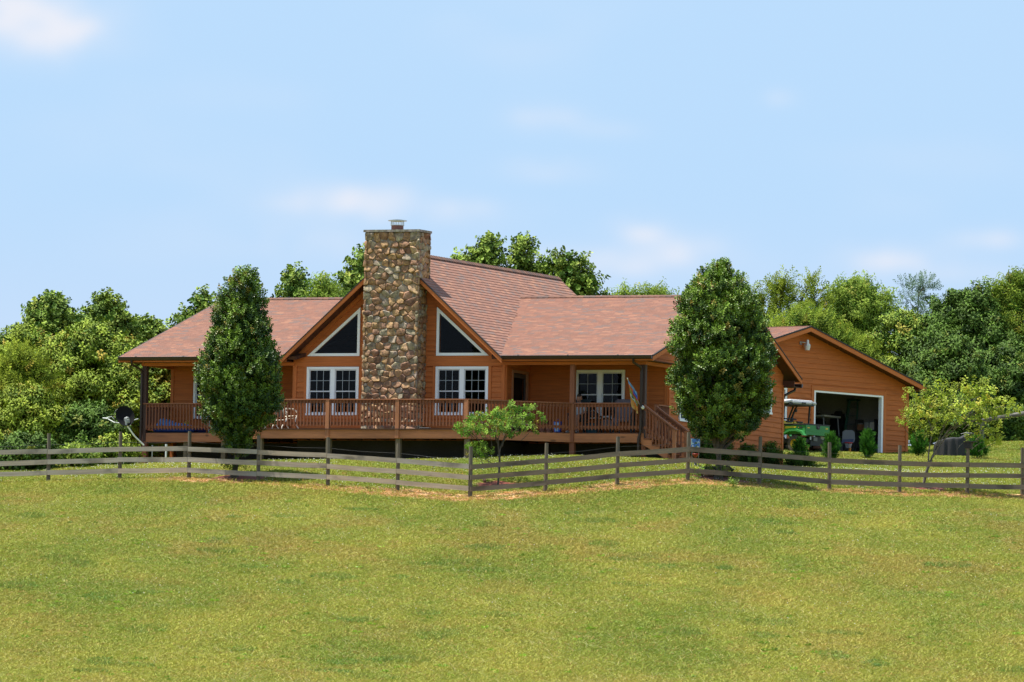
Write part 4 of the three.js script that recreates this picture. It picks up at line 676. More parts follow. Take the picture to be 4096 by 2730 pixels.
  mesh('grab_bar', [tube(curve([V3(.24, 1.62, -1.0), V3(.14, 1.35, -1.08), V3(.05, 1.02, -1.15)]), [.034], 7), rbox(.09, .1, .08, .02, .2, 1.42, -1.05), rbox(.1, .14, .08, .02, .1, 1.12, -1.12)], blackMat, t);
  const cn = mesh('canopy', rbox(1.2, .11, 1.0, .045, 0, 1.7, -1.15), lid, t);
  mesh('canopy_edge', [rbox(.26, .1, .9, .04, -.7, 1.67, -1.12, 0, 0, .16), rbox(.26, .1, .9, .04, .7, 1.67, -1.12, 0, 0, -.16), rbox(1.0, .09, .1, .03, 0, 1.66, -.66)], grey, cn); mesh('canopy_liner', [rbox(1.35, .06, .92, .02, 0, 1.595, -1.1), rbox(.2, .05, .05, .01, .05, 1.65, -.61)], blackMat, cn);
  mesh('steering_wheel', new THREE.TorusGeometry(.17, .018, 8, 24).rotateX(-.9).translate(-.3, 1.0, -1.65), blackMat, t);
  mesh('hood', [rbox(1.1, .28, .75, .09, 0, .72, -2.15), rbox(.9, .2, .3, .06, 0, .6, -2.5)], green, t); mesh('dashboard', rbox(1.15, .3, .16, .05, 0, .82, -1.8), dark, t);
  mesh('chassis', [rbox(.9, .16, 2.3, .04, 0, .4, -1.25), box(1.0, .1, .1, 0, .33, -.42), box(1.0, .1, .1, 0, .33, -1.95), box(.5, .3, .4, 0, .4, -.25), bar(V3(-.3, .55, -.1), V3(-.25, .2, -.05), .03, .03), bar(V3(.3, .55, -.1), V3(.25, .2, -.05), .03, .03)], dark, t);
  mesh('licence_plate', box(.2, .12, .01, -.06, .46, -.02), M([.13, .13, .12], .6), t); mesh('hitch', [box(.12, .08, .35, 0, .2, .05), tube([V3(0, .22, .18), V3(0, .3, .18)], [.03], 8)], M([.13, .06, .05], .5), t); mesh('tail_light', [box(.05, .1, .02, -.35, .48, .0), box(.05, .1, .02, .45, .52, .0)], M([.4, .42, .45], .3), t);
  mesh('mud_flap', [prism([[.35, .38], [.62, .38], [.6, .58], [.42, .58]], -.2, -.18)], grey, t);
}

// ------------------------------------------------------------------ paddock fence
{
  seed(71);
  const f = thing('paddock_fence', 'weathered grey three-board fence on round posts across the front of the yard', 'fence', fencePosts[5].clone()), o = f.position;
  const L = p => p.clone().sub(o), leans = fencePosts.map(() => [rr(-.02, .02), rr(-.02, .02)]);
  fencePosts.forEach((p, i) => {
    const corner = i === 7, h = (corner ? 1.5 : rr(1.38, 1.46)), b = L(p), tp = b.clone().add(V3(leans[i][0], h, leans[i][1])), mid = b.clone().lerp(tp, .5);
    mesh('post', tube([b.clone().add(V3(0, -.12, 0)), mid, tp.clone().add(V3(0, -.015, 0)), tp], [.062, .056, .053, .044].map(r => r * (corner ? 1.08 : 1)), 11, true, .12), pick(postWood), f);
  });
  const hs = [.265, .585, .905];
  for (let i = 0; i < fencePosts.length - 1; i++) for (let r = 0; r < 3; r++) {
    const a = L(fencePosts[i]), b = L(fencePosts[i + 1]), d = b.clone().sub(a).setY(0).normalize(), n = V3(-d.z, 0, d.x);   // towards the paddock
    const j = () => rr(-.012, .012), k = .077, gap = .006, A = a.clone().addScaledVector(n, k).addScaledVector(d, gap - (i === 7 || i === 2 ? .05 : 0)), B = b.clone().addScaledVector(n, k).addScaledVector(d, -gap);
    const seg = 4, mat = pick(i >= 7 ? shadedBrownWood : grayWood), y0 = hs[r] + j(), y1 = hs[r] + j(), hh = .071 + rr(-.003, .003), parts = [], off = rr(0, 7);
    const sag = rr(-.012, .006);
    const pt = t => A.clone().lerp(B, t).add(V3(0, mix(y0, y1, t) + sag * Math.sin(t * Math.PI), 0));
    const P = [0, .33, .66, 1].map(pt);
    for (let s = 0; s < 3; s++) { const p = P[s], q = P[s + 1], nn = n.clone().multiplyScalar(.024), u = V3(0, hh, 0); const c = (x, sy, sn) => x.clone().addScaledVector(u, sy).addScaledVector(nn, sn); parts.push(hexa([c(p, -1, 0), c(q, -1, 0), c(q, 1, 0), c(p, 1, 0), c(p, -1, 1), c(q, -1, 1), c(q, 1, 1), c(p, 1, 1)], off + s * .7, off)); }
    mesh('board', parts, mat, f);
  }
  const wire = []; for (let i = 0; i < fencePosts.length - 1; i++) { const a = L(fencePosts[i]).add(V3(0, 1.12, 0)), b = L(fencePosts[i + 1]).add(V3(0, 1.12, 0)); wire.push(tube([a, a.clone().lerp(b, .5).add(V3(0, -.03, 0)), b], [.003], 4, false)); }
  mesh('wire', wire, M([.07, .07, .07], .4, { metalness: .6 }), f);
}
// ------------------------------------------------------------------ foliage
// a spray: a short twig set with leaves; y is the direction in which it grows
function leafGeo(P, N, base, dir, side, len, wid, droop, curl) {
  const up = side.clone().cross(dir).normalize(); if (up.y < 0) { up.negate(); }
  const pt = (t, w) => base.clone().addScaledVector(dir, len * t).addScaledVector(side, wid * w).add(V3(0, -droop * len * t * t, 0)).addScaledVector(up, curl * wid * Math.abs(w));
  const a = pt(0, 0), b = pt(.38, .5), c = pt(.75, .34), d = pt(1, 0), e = pt(.75, -.34), f = pt(.38, -.5), m = pt(.5, 0);
  for (const tri of [[a, m, b], [b, m, c], [c, m, d], [a, f, m], [f, e, m], [e, d, m]]) { const n = tri[1].clone().sub(tri[0]).cross(tri[2].clone().sub(tri[0])).normalize(); for (const v of tri) { P.push(v.x, v.y, v.z); N.push(n.x, n.y, n.z); } }
}
const SPRAYS = {
  pear: { n: 16, twig: .24, len: [.06, .082], wid: .62, out: .9, droop: .25, curl: .3 },
  chestnut: { n: 15, twig: .34, len: [.17, .23], wid: .3, out: 1.0, droop: .75, curl: .3 },
  poplar: { n: 15, twig: .42, len: [.1, .145], wid: .9, out: 1.0, droop: .45, curl: .2 },
  willow: { n: 15, twig: .5, len: [.2, .3], wid: .16, out: .8, droop: 1.1, curl: .2 },
  locust: { n: 24, twig: .5, len: [.07, .1], wid: .5, out: 1.1, droop: .3, curl: .2 },
  redbud: { n: 9, twig: .3, len: [.085, .12], wid: .95, out: 1.2, droop: .55, curl: .25 },
  dogwood: { n: 12, twig: .24, len: [.085, .12], wid: .66, out: 1.3, droop: .3, curl: .3 },
  conifer: { n: 22, twig: .2, len: [.05, .08], wid: .2, out: .5, droop: -.1, curl: .1 },
  shrub: { n: 14, twig: .18, len: [.04, .065], wid: .5, out: .9, droop: .1, curl: .3 },
};
const sprayCache = new Map();
function spray(kind, v) {
  const key = kind + v; if (sprayCache.has(key)) return sprayCache.get(key);
  const s = SPRAYS[kind], P = [], N = []; const keep = seedState; seed(900 + v * 7 + kind.length * 31);
  for (let i = 0; i < s.n; i++) {
    const t = (i + rnd()) / s.n, a = i * 2.4 + rr(-.4, .4), out = s.out * rr(.7, 1.3) * (1 - .45 * t), dir = V3(Math.cos(a) * out, .25 + .75 * t, Math.sin(a) * out).normalize(), base = V3(Math.cos(a) * .01, s.twig * (.15 + .85 * t), Math.sin(a) * .01).addScaledVector(dir, .015);
    const side = V3(-Math.sin(a), rr(-.35, .35), Math.cos(a)).normalize(), len = rr(...s.len);
    leafGeo(P, N, base, dir, side, len, len * s.wid * rr(.8, 1.2), s.droop * rr(.6, 1.4), s.curl);
  }
  seedState = keep;
  const g = new THREE.BufferGeometry(); g.setAttribute('position', new THREE.Float32BufferAttribute(P, 3)); g.setAttribute('normal', new THREE.Float32BufferAttribute(N, 3)); sprayCache.set(key, g); return g;
}
const leafMat = (rough, trans, coat) => new THREE.MeshPhysicalMaterial({ color: 0xffffff, roughness: rough, transmission: trans, thickness: 0, ior: 1.45, specularIntensity: coat, side: THREE.DoubleSide });
const LEAF = { pear: leafMat(.42, 0, .8), chestnut: leafMat(.6, .0, .45), poplar: leafMat(.6, 0, .45), willow: leafMat(.85, .3, .25), locust: leafMat(.9, .35, .2), redbud: leafMat(.85, .4, .4), dogwood: leafMat(.85, .35, .4), conifer: leafMat(.9, .15, .2), shrub: leafMat(.85, .2, .3) };
const barkMats = { gray: M([.17, .145, .12], .95, { map: barkMap, bumpMap: barkMap, bumpScale: .01 }), dark: M([.075, .06, .05], .95, { map: barkMap, bumpMap: barkMap, bumpScale: .01 }), pale: M([.26, .23, .19], .9, { map: barkMap, bumpMap: barkMap, bumpScale: .008 }) };
// crown: clumps are { p, r: [rx, ry, rz], n } in the tree's own frame; colours run from the shaded inside to the tips
function crown(parent, kind, clumps, pal, opt = {}) {
  const lists = [[], []], up = V3(0, 1, 0), c = new THREE.Color();
  for (const k of clumps) for (let i = 0; i < k.n; i++) {
    const z = rr(opt.low ?? -.55, 1), a = rr(0, 6.2832), q = Math.sqrt(1 - z * z), d = V3(q * Math.cos(a), z, q * Math.sin(a)), rad = rnd() < (opt.inner ?? .18) ? Math.sqrt(rnd()) * .8 : rr(.78, 1.08);
    const p = V3(k.p.x + d.x * k.r[0] * rad, k.p.y + d.y * k.r[1] * rad, k.p.z + d.z * k.r[2] * rad);
    const ax = V3(d.x / k.r[0], d.y / k.r[1], d.z / k.r[2]).normalize().multiplyScalar(opt.outward ?? .8).addScaledVector(up, opt.up ?? .55).add(V3(rr(-.45, .45), rr(-.35, .35), rr(-.45, .45))).normalize();
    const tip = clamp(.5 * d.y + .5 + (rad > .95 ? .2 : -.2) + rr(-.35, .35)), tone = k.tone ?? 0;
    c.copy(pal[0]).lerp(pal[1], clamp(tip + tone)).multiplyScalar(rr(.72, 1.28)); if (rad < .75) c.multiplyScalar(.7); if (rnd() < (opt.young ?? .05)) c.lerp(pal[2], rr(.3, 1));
    const qn = new THREE.Quaternion().setFromUnitVectors(up, ax).multiply(new THREE.Quaternion().setFromAxisAngle(up, rr(0, 6.28))), s = (opt.size ?? 1) * rr(.75, 1.25);
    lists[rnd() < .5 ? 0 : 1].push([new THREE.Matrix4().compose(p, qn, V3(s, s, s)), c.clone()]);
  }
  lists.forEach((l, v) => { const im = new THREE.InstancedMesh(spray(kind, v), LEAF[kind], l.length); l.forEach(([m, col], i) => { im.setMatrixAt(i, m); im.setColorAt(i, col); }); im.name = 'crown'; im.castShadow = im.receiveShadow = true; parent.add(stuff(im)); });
}
const limb = (a, b, r0, r1, bend = .12, n = 6) => { const m = a.clone().lerp(b, .5), l = a.distanceTo(b); m.add(V3(rr(-bend, bend) * l, rr(0, bend) * l, rr(-bend, bend) * l)); const p = curve([a, m, b], n); return tube(p, p.map((_, i) => mix(r0, r1, i / n)), 7, true, .15); };
const hex3 = (...h) => h.map(x => lin(x));
// a background tree given by its top, half width and depth: profile is the half width at heights 0..1 as a share of the widest
function tree(name, label, o) {
  seed(o.seed);
  const top = atD(o.x, o.y, o.z), half = o.hw * K / F * (DIST - o.z), gy = groundY(top.x, top.z), b = V3(top.x, gy - .1, top.z), H = top.y - gy + .1;
  const t = thing(name, label, o.cat || 'tree', b, 0, o.group), cl = [], wood = [];
  const prof = o.profile || [.55, .9, 1, .95, .75, .45, .12], at_ = f => { const i = clamp(f) * (prof.length - 1), j = Math.min(prof.length - 2, Math.floor(i)); return mix(prof[j], prof[j + 1], i - j) * half; };
  const c0 = o.from ?? .12, n = Math.round((o.clumps ?? 34) * .72), cr = (o.cr ?? .3) * half * 1.08;
  const lead = curve([V3(0, 0, 0), V3(rr(-.1, .1) * half, H * .4, rr(-.1, .1)), V3(0, H * .94, 0)], 10);
  wood.push(tube(lead, lead.map((_, i) => mix(o.tr ?? half * .09, .015, i / 10)), 8, true, .15));
  for (let i = 0; i < n; i++) {
    const f = c0 + (1 - c0) * (i + rnd()) / n, a = i * 2.39996 + rr(-.5, .5), R = at_((f - c0) / (1 - c0)), k = clamp(R / half + .15, .25, 1), r = cr * k * rr(.75, 1.25), rad = Math.max(0, R - r * .75) * Math.sqrt(rr(.35, 1));
    const p = V3(Math.cos(a) * rad, Math.min(H * f, H - r * .55 - .3), Math.sin(a) * rad * (o.deep ?? .85));
    cl.push({ p, r: [r * rr(.85, 1.15), r * rr(.42, .62) * (o.tall ?? 1), r * rr(.9, 1.2)], n: Math.round((o.dens ?? 70) * r * r * 4.6 / (o.size ?? 1) ** 2) + 10, tone: rr(-.25, .2) });
    if (i % 2 === 0) wood.push(limb(V3(0, Math.max(.2, p.y - rad * .7), 0), p, half * .03, .012));
  }
  for (const [sx, sy, sr] of o.spires || []) { const sp = atD(sx, sy, o.z).sub(b); for (let j = 0; j < 4; j++) cl.push({ p: V3(sp.x + rr(-.1, .1), sp.y - .28 - sr * (.5 + j * .85), rr(-.2, .2)), r: [sr * (.3 + j * .22), sr * .6, sr * (.3 + j * .22)], n: Math.round(12 + (o.dens ?? 70) * sr * sr * (.6 + j * .6)), tone: 0 }); wood.push(limb(V3(sp.x * .6, sp.y - sr * 4, 0), V3(sp.x, sp.y - .1, 0), .04, .01, .03)); }
  mesh('trunk', wood, barkMats[o.bark || 'dark'], t);
  crown(t, o.kind, cl, o.pal, { low: -.3, inner: .1, up: .35, outward: 1, ...o.opt });
  return t;
}
const PAL = {
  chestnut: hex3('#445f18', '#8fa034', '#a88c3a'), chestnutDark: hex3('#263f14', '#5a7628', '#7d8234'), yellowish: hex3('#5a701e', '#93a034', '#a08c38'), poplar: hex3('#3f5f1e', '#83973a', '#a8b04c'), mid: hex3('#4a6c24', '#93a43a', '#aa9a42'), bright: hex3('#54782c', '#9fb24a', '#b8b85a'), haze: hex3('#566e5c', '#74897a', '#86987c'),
  pear: hex3('#2c4816', '#789430', '#96823a'), dogwood: hex3('#4a7620', '#93b444', '#b0a03c'), redbud: hex3('#7f962c', '#bcc84e', '#d0c04e'), conifer: hex3('#28541c', '#558a2e', '#5f9040'), shrub: hex3('#2a4618', '#567828', '#7d6a2c'),
};
const GL = 'trees behind the house to the left', GM = 'tree tops behind the roof', GR = 'trees behind the garage on the right';
tree('tulip_tree', 'spire-topped green tree highest in the left wood, farther from the roof', { seed: 101, x: 115, y: 684, hw: 92, z: -15, kind: 'poplar', pal: PAL.poplar, bark: 'gray', clumps: 40, profile: [.7, .9, 1, .95, .75, .5, .2], spires: [[115, 680, .55], [78, 705, .35], [150, 702, .35]], dens: 60, group: GL });
tree('tulip_tree', 'tree with twin leafy spires in the left wood, nearer the roof', { seed: 102, x: 240, y: 686, hw: 95, z: -17, kind: 'poplar', pal: PAL.poplar, bark: 'gray', clumps: 40, spires: [[237, 677, .55], [283, 704, .4], [205, 722, .3]], dens: 60, group: GL });
tree('tulip_tree', 'low broad-leaved tree just left of the roof edge', { seed: 103, x: 338, y: 738, hw: 75, z: -18, kind: 'poplar', pal: PAL.poplar, bark: 'gray', clumps: 30, spires: [[312, 722, .35], [345, 740, .35], [378, 748, .3], [365, 760, .3]], dens: 60, group: GL });
tree('chestnut_tree', 'broad yellow green tree with drooping leaves in the middle of the left wood', { seed: 104, x: 215, y: 745, hw: 165, z: -10, kind: 'chestnut', pal: PAL.chestnut, clumps: 62, cr: .24, dens: 62, from: .06, group: GL });
tree('chestnut_tree', 'yellowish drooping tree at the left edge of the picture, upper one', { seed: 105, x: 50, y: 752, hw: 120, z: -11, kind: 'chestnut', pal: PAL.chestnut, clumps: 48, cr: .26, dens: 62, from: .06, group: GL });
tree('locust_tree', 'fine-leaved olive yellow tree low at the left edge of the picture', { seed: 106, x: 45, y: 800, hw: 95, z: -7, kind: 'locust', pal: PAL.yellowish, clumps: 36, cr: .32, dens: 62, from: .1, group: GL });
tree('chestnut_tree', 'dark drooping tree behind the satellite dish and the left porch', { seed: 107, x: 330, y: 800, hw: 120, z: -9, kind: 'chestnut', pal: PAL.chestnut, clumps: 46, cr: .26, dens: 62, from: .04, group: GL });
tree('chestnut_tree', 'yellow green tree seen through the left porch railing', { seed: 108, x: 415, y: 790, hw: 95, z: -19, kind: 'chestnut', pal: PAL.chestnut, clumps: 36, cr: .28, dens: 62, from: .03, group: GL });
tree('chestnut_tree', 'low leafy tree behind the first fence posts on the left', { seed: 109, x: 60, y: 888, hw: 105, z: -3.5, kind: 'chestnut', pal: PAL.yellowish, clumps: 42, cr: .26, dens: 62, from: .02, group: GL });
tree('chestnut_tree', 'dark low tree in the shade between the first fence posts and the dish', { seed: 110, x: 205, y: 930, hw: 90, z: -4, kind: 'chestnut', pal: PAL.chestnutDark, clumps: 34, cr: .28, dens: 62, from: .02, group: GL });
tree('tulip_tree', 'small leafy top above the left slope of the roof', { seed: 111, x: 462, y: 676, hw: 34, z: -30, kind: 'poplar', pal: PAL.poplar, clumps: 18, spires: [[470, 672, .3], [430, 706, .25]], dens: 60, group: GM });
tree('tulip_tree', 'rounded tree top above the roof left of the chimney', { seed: 112, x: 674, y: 628, hw: 46, z: -30, kind: 'poplar', pal: PAL.poplar, clumps: 36, spires: [[675, 615, .4]], dens: 60, group: GM });
tree('chestnut_tree', 'pale yellow green tree top above the roof left of the chimney', { seed: 113, x: 742, y: 646, hw: 40, z: -29, kind: 'willow', pal: PAL.bright, clumps: 32, spires: [[738, 632, .35], [770, 655, .3]], dens: 60, group: GM });
tree('tulip_tree', 'open tree top touching the left side of the chimney', { seed: 114, x: 824, y: 600, hw: 26, z: -32, kind: 'poplar', pal: PAL.poplar, clumps: 28, spires: [[826, 572, .35], [800, 612, .3]], dens: 45, group: GM });
tree('tulip_tree', 'tallest pointed tree top behind the steep roof ridge', { seed: 115, x: 1122, y: 548, hw: 36, z: -36, kind: 'poplar', pal: PAL.poplar, clumps: 32, cr: .34, spires: [[1130, 537, .4], [1055, 582, .2], [1095, 568, .3]], dens: 62, group: GM });
tree('tulip_tree', 'narrow tree top in the middle of three behind the steep roof', { seed: 116, x: 1212, y: 556, hw: 30, z: -36, kind: 'poplar', pal: PAL.poplar, clumps: 30, spires: [[1198, 544, .4], [1240, 590, .3]], dens: 62, group: GM });
tree('tulip_tree', 'broad tree top right of the end of the steep roof', { seed: 117, x: 1312, y: 592, hw: 50, z: -35, kind: 'poplar', pal: PAL.poplar, clumps: 42, spires: [[1290, 578, .4], [1330, 588, .35], [1362, 625, .3]], dens: 62, group: GM });
tree('willow_tree', 'thin pale tree tops above the right roof ridge', { seed: 118, x: 1478, y: 664, hw: 62, z: -38, kind: 'willow', pal: PAL.bright, clumps: 26, spires: [[1440, 660, .25], [1505, 657, .3], [1530, 668, .2]], dens: 55, group: GM });
tree('locust_tree', 'loose golden green tree with bare twigs right of the pear tree', { seed: 119, x: 1785, y: 640, hw: 92, z: -34, kind: 'locust', pal: PAL.yellowish, bark: 'gray', clumps: 44, cr: .24, spires: [[1800, 630, .35], [1868, 628, .3], [1720, 650, .4], [1880, 672, .2]], dens: 50, group: GR });
tree('locust_tree', 'dense yellow green tree just above the garage roof', { seed: 120, x: 1860, y: 712, hw: 165, z: -31, kind: 'locust', pal: PAL.mid, clumps: 66, cr: .22, dens: 60, from: .25, group: GR });
tree('willow_tree', 'bright drooping tree standing high above the garage gable', { seed: 121, x: 1970, y: 648, hw: 92, z: -35, kind: 'willow', pal: PAL.bright, clumps: 50, spires: [[1925, 652, .3], [1958, 636, .4], [1990, 642, .35], [2030, 668, .3]], dens: 66, group: GR });
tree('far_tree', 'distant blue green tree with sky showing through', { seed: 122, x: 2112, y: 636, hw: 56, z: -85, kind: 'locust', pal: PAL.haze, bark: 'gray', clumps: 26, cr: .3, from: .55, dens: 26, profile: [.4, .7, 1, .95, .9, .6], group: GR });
tree('chestnut_tree', 'leafy tree right of the garage gable in full sun', { seed: 123, x: 2080, y: 716, hw: 120, z: -32, kind: 'chestnut', pal: PAL.mid, clumps: 56, cr: .24, dens: 60, from: .15, group: GR });
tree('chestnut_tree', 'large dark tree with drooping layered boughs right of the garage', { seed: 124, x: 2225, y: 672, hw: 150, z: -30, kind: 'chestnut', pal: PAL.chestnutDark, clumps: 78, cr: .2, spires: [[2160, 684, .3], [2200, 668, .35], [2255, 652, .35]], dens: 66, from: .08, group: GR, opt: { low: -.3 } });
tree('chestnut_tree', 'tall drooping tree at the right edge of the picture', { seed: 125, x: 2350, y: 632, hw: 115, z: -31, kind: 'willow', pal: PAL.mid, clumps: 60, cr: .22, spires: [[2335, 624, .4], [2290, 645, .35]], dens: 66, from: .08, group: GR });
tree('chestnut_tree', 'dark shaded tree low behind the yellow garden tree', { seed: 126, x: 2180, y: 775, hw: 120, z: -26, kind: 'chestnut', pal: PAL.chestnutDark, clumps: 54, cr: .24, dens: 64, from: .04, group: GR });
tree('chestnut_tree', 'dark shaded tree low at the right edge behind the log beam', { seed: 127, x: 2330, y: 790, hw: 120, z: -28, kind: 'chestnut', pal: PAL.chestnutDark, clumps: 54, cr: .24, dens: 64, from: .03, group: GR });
tree('locust_tree', 'green tree between the pear tree and the garage roof', { seed: 128, x: 1735, y: 700, hw: 80, z: -36, kind: 'locust', pal: PAL.mid, clumps: 40, cr: .26, dens: 60, from: .2, group: GR });
// undergrowth
const GU = 'undergrowth at the foot of the trees';
const bush = (name, label, o) => tree(name, label, { cat: 'bush', from: .0, profile: [.8, 1, 1, .9, .6, .3], cr: .36, clumps: 16, dens: 70, ...o });
bush('bush', 'bright green bush just right of the first full fence post', { seed: 131, x: 178, y: 1018, hw: 42, z: 0, kind: 'dogwood', pal: PAL.bright, group: GU });
bush('bush', 'dark bush at the fence on the left edge', { seed: 132, x: 60, y: 1000, hw: 70, z: .5, kind: 'chestnut', pal: PAL.chestnutDark, group: GU });
bush('bush', 'bush behind the fence below the satellite dish', { seed: 133, x: 262, y: 1005, hw: 46, z: -1.5, kind: 'chestnut', pal: PAL.chestnut, group: GU });
bush('bush', 'dark bush under the left end of the deck', { seed: 134, x: 390, y: 985, hw: 60, z: -11, kind: 'shrub', pal: PAL.shrub, group: GU });
bush('bush', 'leafy bank below the log beam at the right edge', { seed: 135, x: 2320, y: 930, hw: 75, z: -26.5, kind: 'chestnut', pal: PAL.chestnutDark, clumps: 24, group: GU });
bush('bush', 'leafy bank behind the black tarpaulin', { seed: 136, x: 2215, y: 905, hw: 70, z: -25, kind: 'chestnut', pal: PAL.chestnutDark, clumps: 24, group: GU });
bush('bush', 'bush beside the right corner of the garage', { seed: 137, x: 2115, y: 915, hw: 45, z: -24, kind: 'dogwood', pal: PAL.chestnut, clumps: 20, group: GU });

// ------------------------------------------------------------------ the two pear trees, built to their outlines
function pear(label, base, rows, o) {
  seed(o.seed);
  const b = base.clone(), t = thing('pear_tree', label, 'tree', b), ppm = F / (DIST - b.z) / K, cl = [], wood = [];
  const X = x => (x - o.bx) / ppm, Y = y => (o.by - y) / ppm;
  const edge = y => { let i = 0; while (i < rows.length - 2 && y > rows[i + 1][0]) i++; const k = clamp((y - rows[i][0]) / (rows[i + 1][0] - rows[i][0])); return [mix(rows[i][1], rows[i + 1][1], k), mix(rows[i][2], rows[i + 1][2], k)]; };
  const y0 = rows[0][0], y1 = rows[rows.length - 1][0];
  for (let i = 0; i < o.n; i++) {
    const y = mix(y0 + 4, y1 - 4, Math.pow((i + rnd()) / o.n, .85)), [l0, r0] = edge(y), l = l0 + 8, r = r0 - 8, hw = (r - l) / 2, a = i * 2.39996 + rr(-.4, .4), cr = clamp(hw * .3, 10, 26) * rr(.75, 1.2), q = Math.sqrt(rr(.45, 1)) * Math.max(0, hw - cr * .75);
    const p = V3(X((l + r) / 2 + Math.cos(a) * q), Y(Math.max(y, y0 + 6 + cr * .8)), Math.sin(a) * q / ppm);
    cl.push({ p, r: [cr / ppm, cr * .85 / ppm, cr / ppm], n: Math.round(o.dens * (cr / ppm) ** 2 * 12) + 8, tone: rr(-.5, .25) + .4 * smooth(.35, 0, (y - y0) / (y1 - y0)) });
  }
  const fork = V3(X(o.fork[0]), Y(o.fork[1]), 0), lead = curve([V3(0, -.1, 0), V3(X(mix(o.bx, o.fork[0], .6)), Y(o.fork[1]) * .6, 0), fork, V3(X((rows[3][1] + rows[3][2]) / 2), Y(rows[1][0]), 0)], 14);
  wood.push(tube(lead, lead.map((_, i) => i < 2 ? o.tr * (1.5 - i * .25) : mix(o.tr, .015, i / 14)), 10, true, .2));
  for (let i = 0; i < o.stems; i++) { const k = cl[Math.floor(cl.length * (.35 + .6 * rnd()))].p; wood.push(limb(fork.clone().add(V3(rr(-.03, .03), rr(-.15, .3), rr(-.03, .03))), k, o.tr * .5, .012, .08)); }
  for (let i = 0; i < cl.length; i += 4) wood.push(limb(lead[Math.min(13, 5 + Math.floor(i / cl.length * 9))], cl[i].p, .025, .008, .08));
  mesh('trunk', wood, barkMats.gray, t); crown(t, 'pear', cl, o.pal, { low: -.5, up: .75, young: .07, inner: .2, size: o.size ?? 1 });
  // suckers at the foot
  const su = []; for (let i = 0; i < 5; i++) su.push({ p: V3(rr(-.3, .3), rr(.1, .35), rr(-.15, .25)), r: [.12, .14, .12], n: 9, tone: 0 }); crown(t, 'shrub', su, PAL.pear, {});
  return t;
}
{
  const b1 = atD(537, 1093, 8.5), b2 = atD(1650, 1100, 8.4); b1.y = groundY(b1.x, b1.z); b2.y = groundY(b2.x, b2.z);
  pear('narrow glossy pear tree in front of the left porch, in mulch behind the fence', b1, [[620, 545, 560], [640, 512, 590], [690, 492, 602], [760, 470, 622], [830, 455, 640], [880, 442, 650], [940, 452, 642], [985, 482, 600], [1012, 502, 580], [1046, 520, 562]], { seed: 201, bx: 537, by: 1093, fork: [545, 1010], n: 108, dens: 80, tr: .1, stems: 9, pal: PAL.pear });
  pear('broad glossy pear tree before the right gable wall, a dog at its foot', b2, [[604, 1640, 1668], [640, 1595, 1690], [690, 1555, 1728], [750, 1535, 1758], [810, 1524, 1778], [870, 1534, 1784], [930, 1545, 1776], [980, 1572, 1742], [1012, 1600, 1722]], { seed: 202, bx: 1650, by: 1100, fork: [1652, 1040], n: 130, dens: 80, tr: .13, stems: 14, pal: PAL.pear });
}
// dogwood in front of the deck and the yellow tree by the garage
function smallTree(name, label, base, kind, pal, o) {
  seed(o.seed); const b = base.clone(); b.y = groundY(b.x, b.z); const t = thing(name, label, 'tree', b), ppm = F / (DIST - b.z) / K, wood = [], cl = [];
  const Q = (x, y, z = 0) => V3((x - o.bx) / ppm, (o.by - y) / ppm, z);
  for (const [pts, r0, r1] of o.limbs) { const p = curve(pts.map(q => Q(...q)), 10); wood.push(tube(p, p.map((_, i) => mix(r0, r1, i / 10)), 7, true, .2)); }
  for (let [x, y, rx, ry, z = 0] of o.pads) { if (o.padX) { x = 1150 + (x - 1150) * .88; y = y > 1025 ? y : 972 + (y - 972) * o.padY; rx *= o.padX; } const n = Math.max(2, Math.round(rx / 13)); for (let i = 0; i < n; i++) { const px = x + rx * (n > 1 ? (i / (n - 1) - .5) * 1.5 : 0) + rr(-3, 3), py = y + rr(-ry, ry) * .5, zz = z + rr(-.35, .35) * (o.depth ?? 1); cl.push({ p: Q(px, py, zz), r: [.18, Math.max(.04, ry / ppm * .45), .2], n: o.dens, tone: rr(-.2, .2) }); if (o.twigs) wood.push(limb(Q(px + (o.bx - px) * .3, py + 24, zz * .4), Q(px, py, zz), .012, .005, .1, 4)); } }
  mesh('trunk', wood, barkMats[o.bark], t); crown(t, kind, cl, pal, o.opt); return t;
}
smallTree('dogwood_tree', 'small flat-topped green tree before the deck, behind the fence corner', atD(1144, 1113, 11), 'dogwood', PAL.dogwood, { seed: 211, bx: 1144, by: 1113, bark: 'gray', dens: 11, depth: .9, padX: .8, padY: .82, twigs: true,
  limbs: [[[[1144, 1116], [1147, 1060], [1144, 1028], [1142, 1005]], .035, .022], [[[1145, 1040], [1153, 1015], [1165, 985], [1195, 955]], .022, .008], [[[1142, 1010], [1125, 985], [1095, 960]], .02, .008], [[[1142, 1010], [1148, 980], [1140, 945]], .018, .007], [[[1165, 985], [1205, 972], [1232, 985]], .012, .006], [[[1147, 1075], [1120, 1058], [1085, 1042]], .012, .005]],
  pads: [[1200, 938, 36, 12], [1222, 960, 26, 12, -.2], [1150, 950, 44, 13], [1105, 960, 34, 12], [1072, 985, 26, 9], [1110, 990, 40, 12, .3], [1160, 985, 46, 13, .4], [1205, 985, 30, 10, .1], [1140, 1010, 30, 10, .3], [1085, 1030, 14, 5], [1100, 1043, 16, 5], [1062, 995, 14, 6], [1180, 965, 44, 12, -.5], [1130, 970, 50, 12, -.6]], opt: { low: -.4, up: .5, inner: .3, young: .06, size: .72 } });
